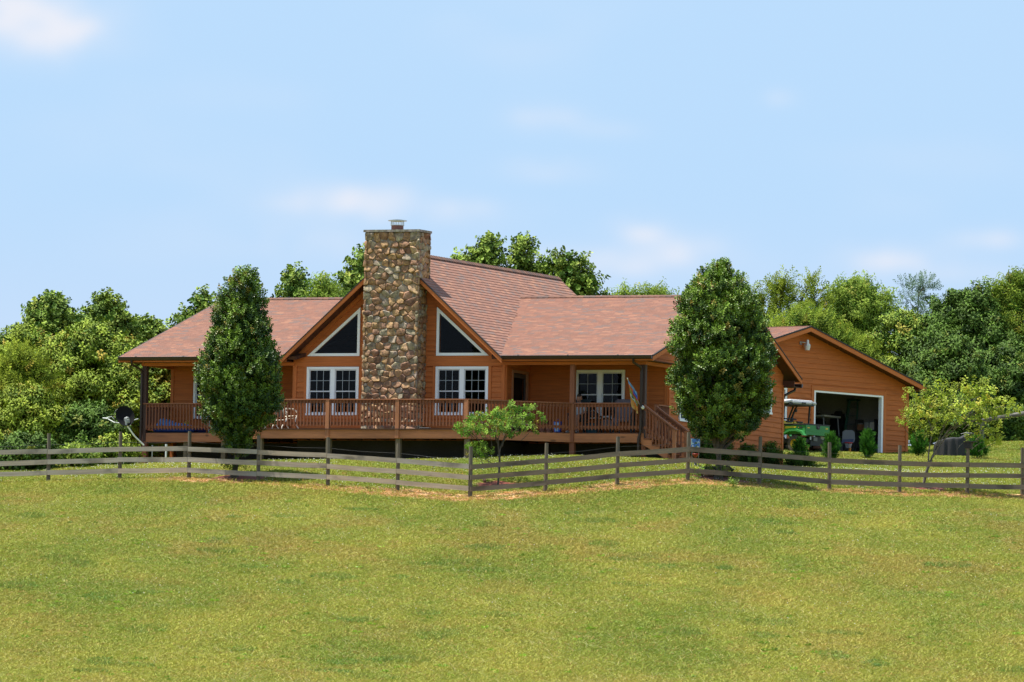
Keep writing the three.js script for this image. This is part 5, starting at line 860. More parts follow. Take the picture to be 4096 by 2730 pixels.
smallTree('redbud_tree', 'wide yellow green tree with bare slanting stems right of the garage', atD(2122, 1112, 4.7), 'redbud', PAL.redbud, { seed: 212, bx: 2122, by: 1112, bark: 'pale', dens: 8, depth: 1.4, twigs: true,
  limbs: [[[[2122, 1116], [2128, 1085], [2138, 1055], [2150, 1030]], .05, .035], [[[2133, 1070], [2134, 1030], [2140, 985], [2128, 955], [2115, 930]], .028, .006], [[[2140, 1050], [2158, 1010], [2188, 975], [2225, 950], [2265, 930]], .03, .008], [[[2145, 1040], [2172, 1000], [2215, 965], [2275, 955], [2325, 940]], .026, .006], [[[2150, 1020], [2165, 985], [2185, 940], [2190, 915]], .02, .006], [[[2140, 985], [2155, 960], [2165, 925]], .014, .005], [[[2120, 960], [2100, 945], [2078, 955]], .01, .004], [[[2215, 955], [2245, 930], [2265, 905]], .012, .004]],
  pads: [[2080, 968, 10, 6], [2092, 950, 14, 8], [2115, 935, 26, 12], [2105, 905, 20, 7], [2140, 915, 30, 12], [2175, 905, 40, 13], [2220, 900, 44, 11], [2262, 903, 34, 11], [2285, 925, 36, 11], [2240, 925, 44, 13], [2195, 930, 44, 13, .3], [2150, 945, 40, 13, .4], [2125, 960, 26, 10, .2], [2170, 965, 36, 12, .5], [2215, 955, 40, 12, .5], [2265, 950, 36, 12, .2], [2310, 945, 22, 7], [2110, 985, 18, 8], [2250, 1000, 26, 8], [2290, 1005, 18, 6], [2230, 880, 26, 7, -.3], [2150, 890, 16, 5, -.2], [2270, 978, 24, 8]], opt: { low: -.6, up: .35, inner: .3, young: .1, size: .8 } });

// clipped evergreens and shrubs
function topiary(name, label, p, rows, h, group, kind = 'conifer', pal = PAL.conifer, dens = 15) {
  const b = p.clone(); b.y = groundY(b.x, b.z); const t = thing(name, label, kind === 'conifer' ? 'evergreen' : 'shrub', b, 0, group), cl = [];
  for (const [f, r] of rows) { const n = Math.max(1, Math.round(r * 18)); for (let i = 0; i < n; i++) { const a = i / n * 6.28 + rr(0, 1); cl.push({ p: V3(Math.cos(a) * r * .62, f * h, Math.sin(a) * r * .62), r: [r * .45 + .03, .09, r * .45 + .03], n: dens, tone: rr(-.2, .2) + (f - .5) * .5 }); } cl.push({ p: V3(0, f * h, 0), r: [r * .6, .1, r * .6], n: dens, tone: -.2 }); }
  mesh('trunk', tube([V3(0, -.05, 0), V3(0, h * .8, 0)], [.03, .012], 6), barkMats.dark, t); crown(t, kind, cl, pal, { low: -.8, up: 1.0, outward: .6, inner: .3, young: .02, size: .9 }); return t;
}
seed(221);
const conf = [[.03, .07], [.12, .12], [.25, .16], [.4, .19], [.55, .18], [.7, .15], [.84, .1], [.92, .05]];
topiary('evergreen', 'clipped round evergreen before the tail wheel of the green vehicle', at(3050 + 590 / 3.92, 1815, -8), conf, .66, 'small clipped evergreens before the garage');
topiary('evergreen', 'clipped round evergreen right of the green vehicle', at(3050 + 1078 / 3.92, 1818, -9.5), conf, .72, 'small clipped evergreens before the garage');
topiary('evergreen', 'clipped oval evergreen before the right side of the garage doorway', at(3050 + 1650 / 3.92, 1824, -11), conf.map(([f, r]) => [f, r * .86]), .74, 'small clipped evergreens before the garage');
const tip = [[.08, .05], [.2, .13], [.35, .19], [.5, .2], [.65, .17], [.8, .13], [.95, .07]];
topiary('evergreen', 'dark oval evergreen just right of the garage corner', at(3560 + 450 / 3.92, 1550 + 1110 / 3.92, -14), tip, .62, 'small clipped evergreens before the garage');
topiary('evergreen', 'dark round evergreen right of the black tarpaulin', at(3560 + 1370 / 3.92, 1550 + 1137 / 3.92, -13), [[.1, .18], [.25, .26], [.42, .26], [.6, .21], [.78, .16], [.95, .08]], .58, 'small clipped evergreens before the garage');
const shr = [[.15, .3], [.35, .36], [.6, .32], [.85, .18]];
topiary('shrub', 'dark foundation shrub at the wall right of the pear trunk', loc(8.75, 0, -7.2), shr, .62, 'shrubs along the right wall', 'shrub', PAL.shrub, 22);
topiary('shrub', 'dark foundation shrub at the wall beside the fence post right of the pear', loc(8.75, 0, -9.2), shr, .7, 'shrubs along the right wall', 'shrub', PAL.shrub, 22);
topiary('shrub', 'green shrub at the back corner of the house', at(3180, 1869, -4.6), shr.map(([f, r]) => [f, r * .7]), .36, 'shrubs along the right wall', 'shrub', PAL.shrub, 22);
topiary('shrub', 'green shrub right of the back corner of the house', at(3224, 1866, -4.8), shr.map(([f, r]) => [f, r * .6]), .33, 'shrubs along the right wall', 'shrub', PAL.shrub, 22);
topiary('shrub', 'shrub behind the pear trunk by the blue sign', loc(8.9, 0, -4.6), shr, .85, 'shrubs along the right wall', 'shrub', PAL.shrub, 22);
topiary('shrub', 'shrub at the foot of the porch stairs', loc(9.2, 0, -2.6), shr, .7, 'shrubs along the right wall', 'shrub', PAL.shrub, 22);
const weed = (label, p, h, pal = PAL.dogwood) => { const b = p.clone(); b.y = groundY(b.x, b.z); const t = thing('weed', label, 'plant', b, 0, 'weeds along the fence'); crown(t, 'dogwood', [{ p: V3(0, h * .5, 0), r: [h * .5, h * .4, h * .5], n: 8, tone: .1 }], pal, { size: .75, low: -.2 }); mesh('stem', tube([V3(0, -.02, 0), V3(.01, h * .7, 0)], [.006, .004], 5), barkMats.gray, t); };
weed('leafy weed right of the inner fence corner post', atD(1612, 1108, 9.4), .28); weed('pale weed in the bare soil before the pear tree', atD(1686, 1127, 11), .16, PAL.bright); weed('weed under the lowest board left of the pear tree', atD(1588, 1110, 9.9), .18);
// ------------------------------------------------------------------ bodies from joined capsules
function sdfMesh(caps, cell, smoothK = .03, colorFn) {     // caps: [x0,y0,z0, x1,y1,z1, r0, r1]
  let lo = [1e9, 1e9, 1e9], hi = [-1e9, -1e9, -1e9];
  for (const c of caps) for (let k = 0; k < 3; k++) { const r = Math.max(c[6], c[7]) + smoothK + cell * 2; lo[k] = Math.min(lo[k], c[k] - r, c[k + 3] - r); hi[k] = Math.max(hi[k], c[k] + r, c[k + 3] + r); }
  const size = Math.max(hi[0] - lo[0], hi[1] - lo[1], hi[2] - lo[2]) / 2, ctr = [0, 1, 2].map(k => (lo[k] + hi[k]) / 2), res = Math.min(120, Math.max(16, Math.ceil(2 * size / cell)));
  const mc = new MarchingCubes(res, new THREE.MeshBasicMaterial(), false, false, 120000), half = res / 2;
  for (let z = 0; z < res; z++) for (let y = 0; y < res; y++) for (let x = 0; x < res; x++) {
    const px = ctr[0] + (x - half) / half * size, py = ctr[1] + (y - half) / half * size, pz = ctr[2] + (z - half) / half * size;
    let d = 1e3;
    for (const c of caps) {
      const ax = px - c[0], ay = py - c[1], az = pz - c[2], bx = c[3] - c[0], by = c[4] - c[1], bz = c[5] - c[2], bb = bx * bx + by * by + bz * bz, t = bb ? clamp((ax * bx + ay * by + az * bz) / bb) : 0;
      const e = Math.hypot(ax - bx * t, ay - by * t, az - bz * t) - (c[6] + (c[7] - c[6]) * t), h = Math.max(smoothK - Math.abs(d - e), 0) / smoothK; d = Math.min(d, e) - h * h * smoothK * .25;
    }
    mc.field[x + y * res + z * res * res] = -d;
  }
  mc.isolation = 0; mc.update();
  const n = mc.count, P = new Float32Array(n * 3), N = new Float32Array(n * 3);
  for (let i = 0; i < n; i++) for (let k = 0; k < 3; k++) { P[i * 3 + k] = ctr[k] + mc.positionArray[i * 3 + k] * size; N[i * 3 + k] = mc.normalArray[i * 3 + k]; }
  const g = new THREE.BufferGeometry(); g.setAttribute('position', new THREE.BufferAttribute(P, 3)); g.setAttribute('normal', new THREE.BufferAttribute(N, 3));
  if (colorFn) { const C = new Float32Array(n * 3); for (let i = 0; i < n; i++) { const c = colorFn(P[i * 3], P[i * 3 + 1], P[i * 3 + 2]); C[i * 3] = c[0]; C[i * 3 + 1] = c[1]; C[i * 3 + 2] = c[2]; } g.setAttribute('color', new THREE.BufferAttribute(C, 3)); }
  return g;
}
const onDeck = (u, w, v = 0) => loc(u, v, w);
const DT = -TH;
// ------------------------------------------------------------------ person on the porch, seated, facing the yard
{
  const ch = thing('porch_chair', 'dark high-backed porch chair with the seated person', 'chair', onDeck(5.62, -1.05), DT);
  const fr = M([.03, .032, .035], .6), cu = M([.03, .05, .06], .9);
  mesh('seat', rbox(.52, .07, .5, .03, 0, .42, 0), cu, ch); mesh('backrest', rbox(.52, .62, .07, .03, 0, .78, -.26, -.12), cu, ch);
  for (const x of [-.25, .25]) for (const z of [-.22, .22]) mesh('leg', box(.04, .4, .04, x, .2, z), fr, ch);
  for (const x of [-.28, .28]) { mesh('armrest', rbox(.05, .035, .5, .012, x, .62, 0), fr, ch); mesh('arm_support', box(.035, .2, .035, x, .52, .2), fr, ch); }
  const p = thing('person', 'person in a light grey shirt and dark shorts seated behind the porch railing', 'person', onDeck(5.6, -1.0), DT);
  const skin = M([.42, .2, .13], .6), shirt = M([.42, .42, .44], .85), shorts = M([.05, .055, .065], .85), hair = M([.025, .016, .012], .7), shoe = M([.35, .34, .33], .7);
  const body = [[0, .52, -.1, 0, .72, -.12, .125, .13], [0, .72, -.12, 0, .88, -.12, .13, .11], [-.13, .9, -.12, .13, .9, -.12, .06, .06], [0, .92, -.11, 0, 1.02, -.09, .05, .045]];
  for (const s of [-1, 1]) body.push([s * .09, .5, -.08, s * .12, .5, .32, .085, .06], [s * .12, .5, .32, s * .12, .1, .36, .058, .038], [s * .12, .06, .36, s * .13, .05, .52, .042, .035], [s * .17, .89, -.12, s * .22, .66, -.06, .05, .04], [s * .22, .66, -.06, s * .14, .58, .16, .04, .028]);
  mesh('body', sdfMesh(body, .014, .035), skin, p);
  const hands = []; for (const s of [-1, 1]) { const w = V3(s * .14, .58, .17); const c = [[w.x, w.y, w.z, w.x - s * .01, w.y - .005, w.z + .07, .024, .028]]; for (let i = 0; i < 4; i++) { const x = w.x - s * .01 + (i - 1.5) * .017, l = [.06, .07, .066, .052][i]; c.push([x, w.y, w.z + .075, x, w.y - .004, w.z + .075 + l * .5, .009, .0085], [x, w.y - .004, w.z + .075 + l * .5, x, w.y - .025, w.z + .075 + l * .85, .0085, .007]); } c.push([w.x - s * .02, w.y, w.z + .02, w.x - s * .052, w.y + .004, w.z + .06, .011, .009]); hands.push(sdfMesh(c, .0035, .006)); }
  mesh('hand', hands[0], skin, p); mesh('hand', hands[1], skin, p);
  const hd = [[0, 1.1, -.07, 0, 1.14, -.085, .082, .085], [0, 1.03, -.045, 0, 1.06, -.05, .052, .062], [0, 1.07, .012, 0, 1.045, .03, .012, .016], [-.035, 1.02, .0, .035, 1.02, .0, .012, .012]]; for (const s of [-1, 1]) hd.push([s * .085, 1.09, -.075, s * .088, 1.06, -.075, .014, .01], [s * .03, 1.095, .0, s * .03, 1.095, .002, .016, .016]);
  mesh('head', sdfMesh(hd, .005, .02), skin, p);
  mesh('hair', sdfMesh([[0, 1.15, -.1, 0, 1.17, -.07, .086, .075], [-.07, 1.12, -.1, -.075, 1.07, -.1, .03, .02], [.07, 1.12, -.1, .075, 1.07, -.1, .03, .02]], .007, .02), hair, p);
  for (const s of [-1, 1]) { mesh('eye', new THREE.SphereGeometry(.009, 10, 8).translate(s * .032, 1.088, .014), M([.05, .04, .035], .3), p); mesh('shoe', sdfMesh([[s * .12, .045, .34, s * .13, .04, .54, .05, .044], [s * .12, .08, .34, s * .12, .12, .34, .05, .045]], .01, .02), shoe, p); }
  mesh('shirt', sdfMesh([[0, .52, -.1, 0, .72, -.12, .14, .145], [0, .72, -.12, 0, .88, -.12, .145, .12], [-.13, .9, -.12, .13, .9, -.12, .07, .07], ...[-1, 1].map(s => [s * .17, .89, -.12, s * .21, .74, -.08, .062, .055])], .014, .035), shirt, p);
  mesh('shorts', sdfMesh([[-.06, .5, -.1, .06, .5, -.1, .13, .13], ...[-1, 1].map(s => [s * .09, .5, -.08, s * .12, .505, .27, .1, .078])], .014, .035), shorts, p);
  mesh('collar', sdfMesh([[-.07, .965, -.1, .07, .965, -.1, .03, .03], [-.07, .965, -.1, 0, .9, .005, .025, .02], [.07, .965, -.1, 0, .9, .005, .025, .02]], .009, .02), M([.03, .035, .06], .8), p);
  mesh('shirt_print', prism([[-.02, .8], [.05, .79], [.08, .83], [.05, .87], [.03, .85], [0, .87], [-.03, .84]], .018, .03), M([.7, .42, .45], .7), p);
}
// ------------------------------------------------------------------ porch furniture on the right
{
  const mauve = M([.26, .21, .25], .9, { map: speckMap }), black = M([.018, .018, .02], .5), pipe = M([.16, .14, .15], .8);
  const a = thing('recliner', 'padded mauve grey recliner with black curved arms under the garden flag', 'armchair', onDeck(7.08, -1.0), DT + .25);
  mesh('seat', rbox(.54, .12, .56, .05, 0, .42, .05), mauve, a); mesh('backrest', [rbox(.54, .3, .12, .05, 0, .62, -.28, -.25), rbox(.54, .3, .12, .05, 0, .88, -.35, -.25)], mauve, a); mesh('headrest', rbox(.52, .1, .13, .045, 0, 1.03, -.41, -.3), mauve, a);
  for (const s of [-1, 1]) { mesh('arm', tube(curve([V3(s * .32, .1, -.32), V3(s * .32, .45, -.36), V3(s * .32, .66, -.2), V3(s * .32, .64, .15), V3(s * .32, .5, .36), V3(s * .32, .05, .34)], 20), [.03], 8), black, a); mesh('rocker', tube(curve([V3(s * .32, .1, -.42), V3(s * .32, .025, 0), V3(s * .32, .07, .42)], 12), [.024], 7), black, a); mesh('piping', tube([V3(s * .27, .48, -.2), V3(s * .27, 1.05, -.42)], [.014], 5), pipe, a); }
  const o = thing('ottoman', 'mauve grey padded footstool before the recliner on the porch', 'footstool', onDeck(6.84, -.55), DT - .1);
  mesh('cushion', [rbox(.46, .24, .36, .06, 0, .3, 0)], mauve, o); mesh('frame', [tube(curve([V3(-.24, .02, .18), V3(-.24, .3, .19), V3(-.1, .46, .16), V3(.1, .44, .16), V3(.24, .3, .19), V3(.24, .02, .18)], 18), [.022], 7), tube(curve([V3(-.24, .02, -.18), V3(-.24, .3, -.19), V3(0, .44, -.17), V3(.24, .3, -.19), V3(.24, .02, -.18)], 18), [.022], 7)], black, o);
  const t = thing('side_table', 'dark low side table with a teal panel between the person and the footstool', 'table', onDeck(5.98, -1.3), DT);
  mesh('tabletop', rbox(.5, .04, .42, .015, 0, .56, 0), black, t); for (const x of [-.21, .21]) for (const z of [-.17, .17]) mesh('leg', box(.035, .54, .035, x, .27, z), black, t); mesh('panel', box(.38, .3, .02, 0, .2, .1), M([.03, .09, .11], .7), t);
  const c = thing('grill_lid', 'rounded black kettle-like object on the side table', 'grill', onDeck(5.98, -1.3, .58), DT); mesh('bowl', new THREE.SphereGeometry(.17, 20, 10, 0, 6.283, 0, 1.5).scale(1.1, .8, .9), black, c); mesh('handle', tube(curve([V3(-.06, .13, .04), V3(0, .18, .05), V3(.06, .13, .04)], 8), [.01], 6), steel, c);
  const b = thing('tote_bag', 'bright blue bag with pale stripes on the porch floor left of the post', 'bag', onDeck(5.12, -.55), DT);
  mesh('bag_body', hexa([V3(-.08, 0, -.07), V3(.09, 0, -.07), V3(.09, 0, .07), V3(-.08, 0, .07), V3(-.12, .36, -.06), V3(.12, .36, -.06), V3(.12, .36, .06), V3(-.12, .36, .06)]), M([.02, .10, .55], .5), b);
  for (const [x, w] of [[-.03, .035], [.035, .022]]) mesh('stripe', hexa([V3(x - w * .7, .06, .068), V3(x + w * .7, .06, .068), V3(x + w * .7, .06, .073), V3(x - w * .7, .06, .073), V3(x - w * 1.2, .33, .06), V3(x + w * 1.2, .33, .06), V3(x + w * 1.2, .33, .066), V3(x - w * 1.2, .33, .066)]), M([.45, .65, .8], .5), b);
  mesh('handle', tube(curve([V3(-.07, .35, .0), V3(-.05, .42, 0), V3(.05, .42, 0), V3(.07, .35, 0)], 10), [.008], 5), M([.02, .06, .3], .6), b);
  const pot = (label, u, w, s, col) => { const g = thing('plant_pot', label, 'pot', onDeck(u, w), DT + u); mesh('pot', new THREE.LatheGeometry([[0, 0], [.09, 0], [.13, .2], [.145, .2], [.145, .235], [.12, .235], [.11, .2]].map(q => new THREE.Vector2(q[0] * s, q[1] * s)), 20), M(col, .75), g); mesh('soil', new THREE.CircleGeometry(.115 * s, 16).rotateX(-Math.PI / 2).translate(0, .2 * s, 0), M([.03, .02, .015], 1), g); const pl = []; for (let i = 0; i < 16; i++) { const a = rr(0, 6.28), r = rr(.05, .13) * s, h = rr(.22, .34) * s; pl.push({ p: V3(Math.cos(a) * r, h, Math.sin(a) * r), r: [.03, .03, .03], n: 1 }); } crown(g, 'shrub', pl, hex3('#6e3a3a', '#a06a5a', '#c48a78'), { size: .7 }); };
  pot('small pinkish pot plant at the left of the two on the porch by the bag', 4.62, -.55, .9, [.35, .15, .11]); pot('small pinkish pot plant nearer the blue bag on the porch', 4.82, -.6, .95, [.4, .18, .13]);
}
// ------------------------------------------------------------------ left porch and front deck
{
  const tub = thing('sandbox', 'blue plastic sandbox on the left porch, holding a heaped tarpaulin', 'sandbox', onDeck(-7.85, -.75), DT), blue = M([.015, .06, .34], .45);
  mesh('tub', [rbox(1.45, .16, .9, .06, 0, .1, 0)], blue, tub); mesh('tub_rim', [rbox(1.52, .035, .06, .015, 0, .19, .46), rbox(1.52, .035, .06, .015, 0, .19, -.46), rbox(.06, .035, .92, .015, -.75, .19, 0), rbox(.06, .035, .92, .015, .75, .19, 0)], blue, tub);
  const tp = thing('tarpaulin', 'crumpled light blue tarpaulin heaped on the blue sandbox', 'tarpaulin', onDeck(-7.95, -.75, .18), DT);
  const g = new THREE.PlaneGeometry(1.35, .8, 54, 34).rotateX(-Math.PI / 2), P = g.attributes.position;
  for (let i = 0; i < P.count; i++) { const x = P.getX(i), z = P.getZ(i), e = smooth(.675, .45, Math.abs(x)) * smooth(.4, .25, Math.abs(z)), h = (.2 * Math.exp(-(((x + .42) / .26) ** 2)) + .07 * Math.exp(-(((x - .05) / .3) ** 2)) + .035) * (e * .92 + .08) + .05 * e * (fbm(x * 7, z * 7, 3) - .4) + .025 * e * Math.abs(Math.sin(x * 19 + z * 11)); P.setY(i, h); } g.computeVertexNormals();
  mesh('tarpaulin_sheet', g, M([.1, .34, .85], .5), tp);
  const y = thing('toy_bucket', 'small yellow toy bucket standing behind the blue tarpaulin', 'bucket', onDeck(-7.8, -1.15, .2), DT); mesh('bucket', new THREE.LatheGeometry([[0, 0], [.05, 0], [.065, .16], [.075, .16], [.07, .17], [.055, .03]].map(q => new THREE.Vector2(...q)), 18), M([.75, .55, .06], .5), y); mesh('handle', tube(curve([V3(-.07, .16, 0), V3(0, .23, 0), V3(.07, .16, 0)], 10), [.006], 5), M([.75, .55, .06], .5), y);
  const chairF = (label, u, w, turn) => { const c = thing('folding_chair', label, 'chair', onDeck(u, w), DT + turn), al = M([.6, .62, .65], .35, { metalness: .5 }), nv = M([.03, .045, .09], .8); for (const s of [-1, 1]) { mesh('leg', tube([V3(s * .2, 0, .2), V3(s * .19, .42, -.05), V3(s * .18, .8, -.16)], [.013], 6), al, c); mesh('leg', tube([V3(s * .22, 0, -.2), V3(s * .21, .44, .2)], [.013], 6), al, c); } mesh('seat', rbox(.38, .03, .38, .012, 0, .43, .02), nv, c); mesh('backrest', rbox(.36, .2, .02, .009, 0, .7, -.135, -.25), nv, c); mesh('brace', [tube([V3(-.2, .12, .15), V3(.2, .12, .15)], [.01], 5), tube([V3(-.22, .12, -.12), V3(.22, .12, -.12)], [.01], 5)], al, c); };
  chairF('folding chair with thin pale metal legs on the left porch behind the pear tree', -6.6, -.75, .3);
  // tubular patio chairs on the front deck
  const tubeM = M([.85, .8, .7], .4), strap = M([.8, .72, .56], .6), sling = M([.30, .27, .24], .85, { map: speckMap });
  const patio = (label, u, w, turn) => {
    const c = thing('patio_chair', label, 'chair', onDeck(u, w), turn, 'cream patio chairs at the left end of the front deck');
    for (const s of [-1, 1]) mesh('side_frame', tube(curve([V3(s * .27, .0, -.3), V3(s * .27, .1, -.28), V3(s * .27, .36, -.1), V3(s * .28, .6, -.2), V3(s * .28, .63, .1), V3(s * .27, .52, .27), V3(s * .26, .25, .2), V3(s * .27, .02, .34)], 30), [.019], 8), tubeM, c);
    mesh('back_frame', tube(curve([V3(-.24, .38, -.18), V3(-.25, .7, -.3), V3(-.2, .84, -.35), V3(.2, .84, -.35), V3(.25, .7, -.3), V3(.24, .38, -.18)], 26), [.018], 8), tubeM, c);
    mesh('sling', hexa([V3(-.23, .39, -.185), V3(.23, .39, -.185), V3(.24, .8, -.345), V3(-.24, .8, -.345), V3(-.23, .39, -.175), V3(.23, .39, -.175), V3(.24, .8, -.335), V3(-.24, .8, -.335)]), sling, c);
    for (let i = 0; i < 6; i++) mesh('strap', rbox(.5, .012, .055, .005, 0, .395 + .01 * i, -.14 + i * .072), strap, c);
    for (const s of [-1, 1]) mesh('arm_pad', rbox(.055, .03, .32, .012, s * .28, .645, -.03), strap, c);
    mesh('stretcher', [tube([V3(-.27, .36, .2), V3(.27, .36, .2)], [.014], 6), tube([V3(-.27, .3, -.14), V3(.27, .3, -.14)], [.014], 6)], tubeM, c); return c;
  };
  patio('cream tubular patio chair seen from behind, right of the pair by the pear tree', -3.12, 1.55, DT + 2.6); patio('cream tubular patio chair turned sideways, left of the pair and half behind the pear tree', -3.72, 1.75, DT + 1.2);
  const tb = thing('plant_tray', 'small dark object on the deck boards at the foot of the chimney', 'box', onDeck(1.35, .95), DT); mesh('tray', [rbox(.3, .08, .16, .02, 0, .05, 0)], M([.06, .06, .07], .7), tb); mesh('tray_rim', rbox(.32, .02, .18, .008, 0, .095, 0), M([.09, .09, .1], .6), tb);
}
// ------------------------------------------------------------------ flag, porch clamp light, sign, dish, pipes
{
  const cv = tex(128, 256, (x, y) => {   // printed cloth: blue sky, red barn shapes, green field, a black and white spotted patch, orange border
    const n = fbm(x * 6, y * 9, 3); let c;
    if (y > .86) c = [.42, .62, .78]; else if (y > .7) c = x > .45 ? [.2, .38, .78] : [.82, .42, .2]; else if (y > .6) c = x > .35 ? [.78, .16, .16] : [.62, .58, .16]; else if (y > .34) { c = [.55, .58, .2]; if (Math.hypot((x - .25) / .26, (y - .46) / .06) < 1) c = [.88, .88, .9]; if (Math.hypot((x - .68) / .26, (y - .4) / .05) < 1) c = [.85, .86, .9]; if (Math.hypot((x - .3) / .13, (y - .475) / .035) < 1 || Math.hypot((x - .62) / .1, (y - .405) / .035) < 1 || Math.hypot((x - .85) / .07, (y - .39) / .03) < 1) c = [.08, .1, .22]; } else if (y > .12) c = n > .5 ? [.85, .5, .16] : [.88, .62, .26]; else c = [.86, .68, .36];
    return c.map(v => v * (.8 + .35 * n));
  });
  const f = thing('garden_flag', 'colourful garden flag on a slanted staff at the porch corner post', 'flag', onDeck(8.13, .06, .62), DT);
  mesh('staff', tube([V3(0, .15, .02), V3(-.34, 1.0, .3)], [.013, .011], 7), M([.5, .45, .38], .5), f); mesh('finial', new THREE.SphereGeometry(.022, 12, 8).translate(-.345, 1.01, .3), M([.8, .75, .6], .35), f);
  const g = new THREE.PlaneGeometry(1, 1, 14, 24), P = g.attributes.position;
  for (let i = 0; i < P.count; i++) { const a = P.getX(i) + .5, b = .5 - P.getY(i); const top = V3(-.325 + a * .26, .97 - a * .4, .285 - a * .13), L = mix(.78, .62, a) + .0; const y = top.y - b * (L + .06 * Math.sin(a * 3)); P.setXYZ(i, top.x + b * (.16 - .1 * a) + .012 * Math.sin(a * 9 + b * 4) * b, y, top.z + .05 * Math.sin(a * 7.5 + 1) * (.3 + b) + .03 * b); } g.computeVertexNormals();
  mesh('cloth', g, new THREE.MeshPhysicalMaterial({ map: cv, roughness: .8, transmission: .25, thickness: 0, side: THREE.DoubleSide }), f);
  mesh('bracket', [box(.05, .1, .04, .0, .14, .0), tube([V3(0, .13, .0), V3(-.04, .25, .04)], [.02], 7)], M([.1, .08, .07], .5), f);
  const l = thing('clamp_light', 'small white light fixed to the porch corner post above the stair rail', 'light', onDeck(8.2, .12, .77), DT); mesh('shade', new THREE.LatheGeometry([[.02, .05], [.045, .03], [.06, -.03], [.055, -.035], [.03, .02]].map(q => new THREE.Vector2(...q)), 16).rotateX(1.1), M([.8, .8, .78], .4), l); mesh('clamp', box(.05, .07, .04, -.02, -.03, -.03), M([.7, .7, .68], .5), l);

  const sg = at(2700 + 430 / 5.2275, 1700 + 395 / 5.2275, 6), s = thing('yard_sign', 'blue printed yard sign with pale cloud shapes beside the inner fence corner post', 'sign', onGround(sg.x, sg.z), -.1), h = sg.y - groundY(sg.x, sg.z);
  const face = tex(128, 128, (x, y) => { const n = fbm(x * 5 + 3, y * 5, 4), b = x < .03 || x > .97 || y > .97; let c = [.30, .5, .88]; if (y < .42 && Math.hypot((x - .22) / .08, (y - .15) / .22) < 1) c = [.85, .88, .92]; if (y < .25 && n > .5) c = [.82, .85, .86]; if (n > .57 && y > .4) c = [.72, .83, .93]; if (Math.hypot((x - .55) / .16, (y - .4) / .3) < 1 && n > .46) c = [.3, .42, .34]; return b ? [.8, .85, .9] : c; });
  mesh('panel', prism([[-.14, h - .15], [.14, h - .175], [.14, h + .135], [-.14, h + .16]], 0, .008), M([.05, .12, .35], .5), s);
  const fg = new THREE.PlaneGeometry(.276, .3).translate(0, h - .005, .011); mesh('print', fg, M([1, 1, 1], .5, { map: face }), s); for (const x of [-.1, .1]) mesh('stake', box(.018, h, .01, x, h / 2 - .1, -.006), M([.2, .2, .2], .5), s);
  const rp = at(2700 + 435 / 5.2275, 1700 + 605 / 5.2275, 5.6), r = thing('planter', 'red round planter glimpsed under the top board below the blue sign', 'planter', onGround(rp.x, rp.z), 0), rh = Math.max(.2, rp.y - groundY(rp.x, rp.z)); mesh('bowl', new THREE.LatheGeometry([[0, 0], [.04, .06], [.07, .08], [.1, .13], [.115, .13], [.11, .145], [.1, .13]].map(q => new THREE.Vector2(q[0], q[1] + rh - .15)), 22), M([.28, .02, .02], .45), r); mesh('stand', tube([V3(0, 0, 0), V3(0, rh - .14, 0)], [.05, .03], 8), M([.1, .1, .1], .6), r);

  // satellite dish seen from behind, on a slanted mast
  const dp = at(496, 1668, -.6), d = thing('satellite_dish', 'black satellite dish on a white slanted mast at the left end of the deck', 'satellite dish', dp, .25), dz = V3(.1, .25, -1).normalize();
  const bowl = new THREE.SphereGeometry(.62, 36, 14, 0, 6.2832, 0, .49).translate(0, -.62, 0).rotateX(-Math.PI / 2).scale(.93, 1.0, 1);
  mesh('dish', bowl.rotateX(-.3).rotateY(.12).scale(1.13, 1.13, 1.13), new THREE.MeshPhysicalMaterial({ color: new THREE.Color(.01, .01, .011), roughness: .7, specularIntensity: .15, side: THREE.DoubleSide }), d); mesh('dish_rim', new THREE.TorusGeometry(.292, .007, 6, 40).scale(.93, 1, 1).translate(0, 0, -.075).rotateX(-.3).rotateY(.12).scale(1.13, 1.13, 1.13), M([.05, .05, .055], .35), d);
  const galv = M([.36, .38, .38], .5, { metalness: .4 });
  mesh('bracket', [rbox(.15, .22, .05, .012, .06, -.15, .04), rbox(.06, .22, .12, .015, .04, -.17, .09), rbox(.1, .1, .1, .02, .07, -.13, .09), tube(curve([V3(.0, -.06, .06), V3(.08, -.03, .1), V3(.14, -.1, .08), V3(.13, -.2, .08)], 12), [.025], 8)], galv, d);
  mesh('mast', tube([V3(.075, -.08, .09), V3(.1, -.3, .06), V3(.33, -.58, -.02), V3(.66, -.86, -.12)], [.026], 10), pipeWhite, d);
  mesh('feed_arm', tube([V3(.03, -.22, .02), V3(-.3, -.18, -.1), V3(-.5, -.06, -.22)], [.018], 8), pipeWhite, d); mesh('feed_horn', [tube([V3(-.48, -.07, -.2), V3(-.62, -.055, -.28)], [.03, .022], 8), tube([V3(-.5, -.04, -.22), V3(-.36, .0, -.2), V3(-.3, -.07, -.15)], [.02, .012, .01], 7)], galv, d);
  mesh('strut', [tube([V3(.07, -.24, .04), V3(.3, -.1, -.05), V3(.46, -.05, -.1)], [.02], 7)], galv, d);
  const pv = at(663, 1833, -2.6), pp = thing('drain_pipe', 'short white upright pipe under the left porch seen between the fence boards', 'pipe', onGround(pv.x, pv.z)); mesh('pipe', tube([V3(0, -.1, 0), V3(0, .62, 0)], [.03], 10), pipeWhite, pp); mesh('coupling', tube([V3(0, .5, 0), V3(0, .64, 0)], [.037], 10), pipeWhite, pp);
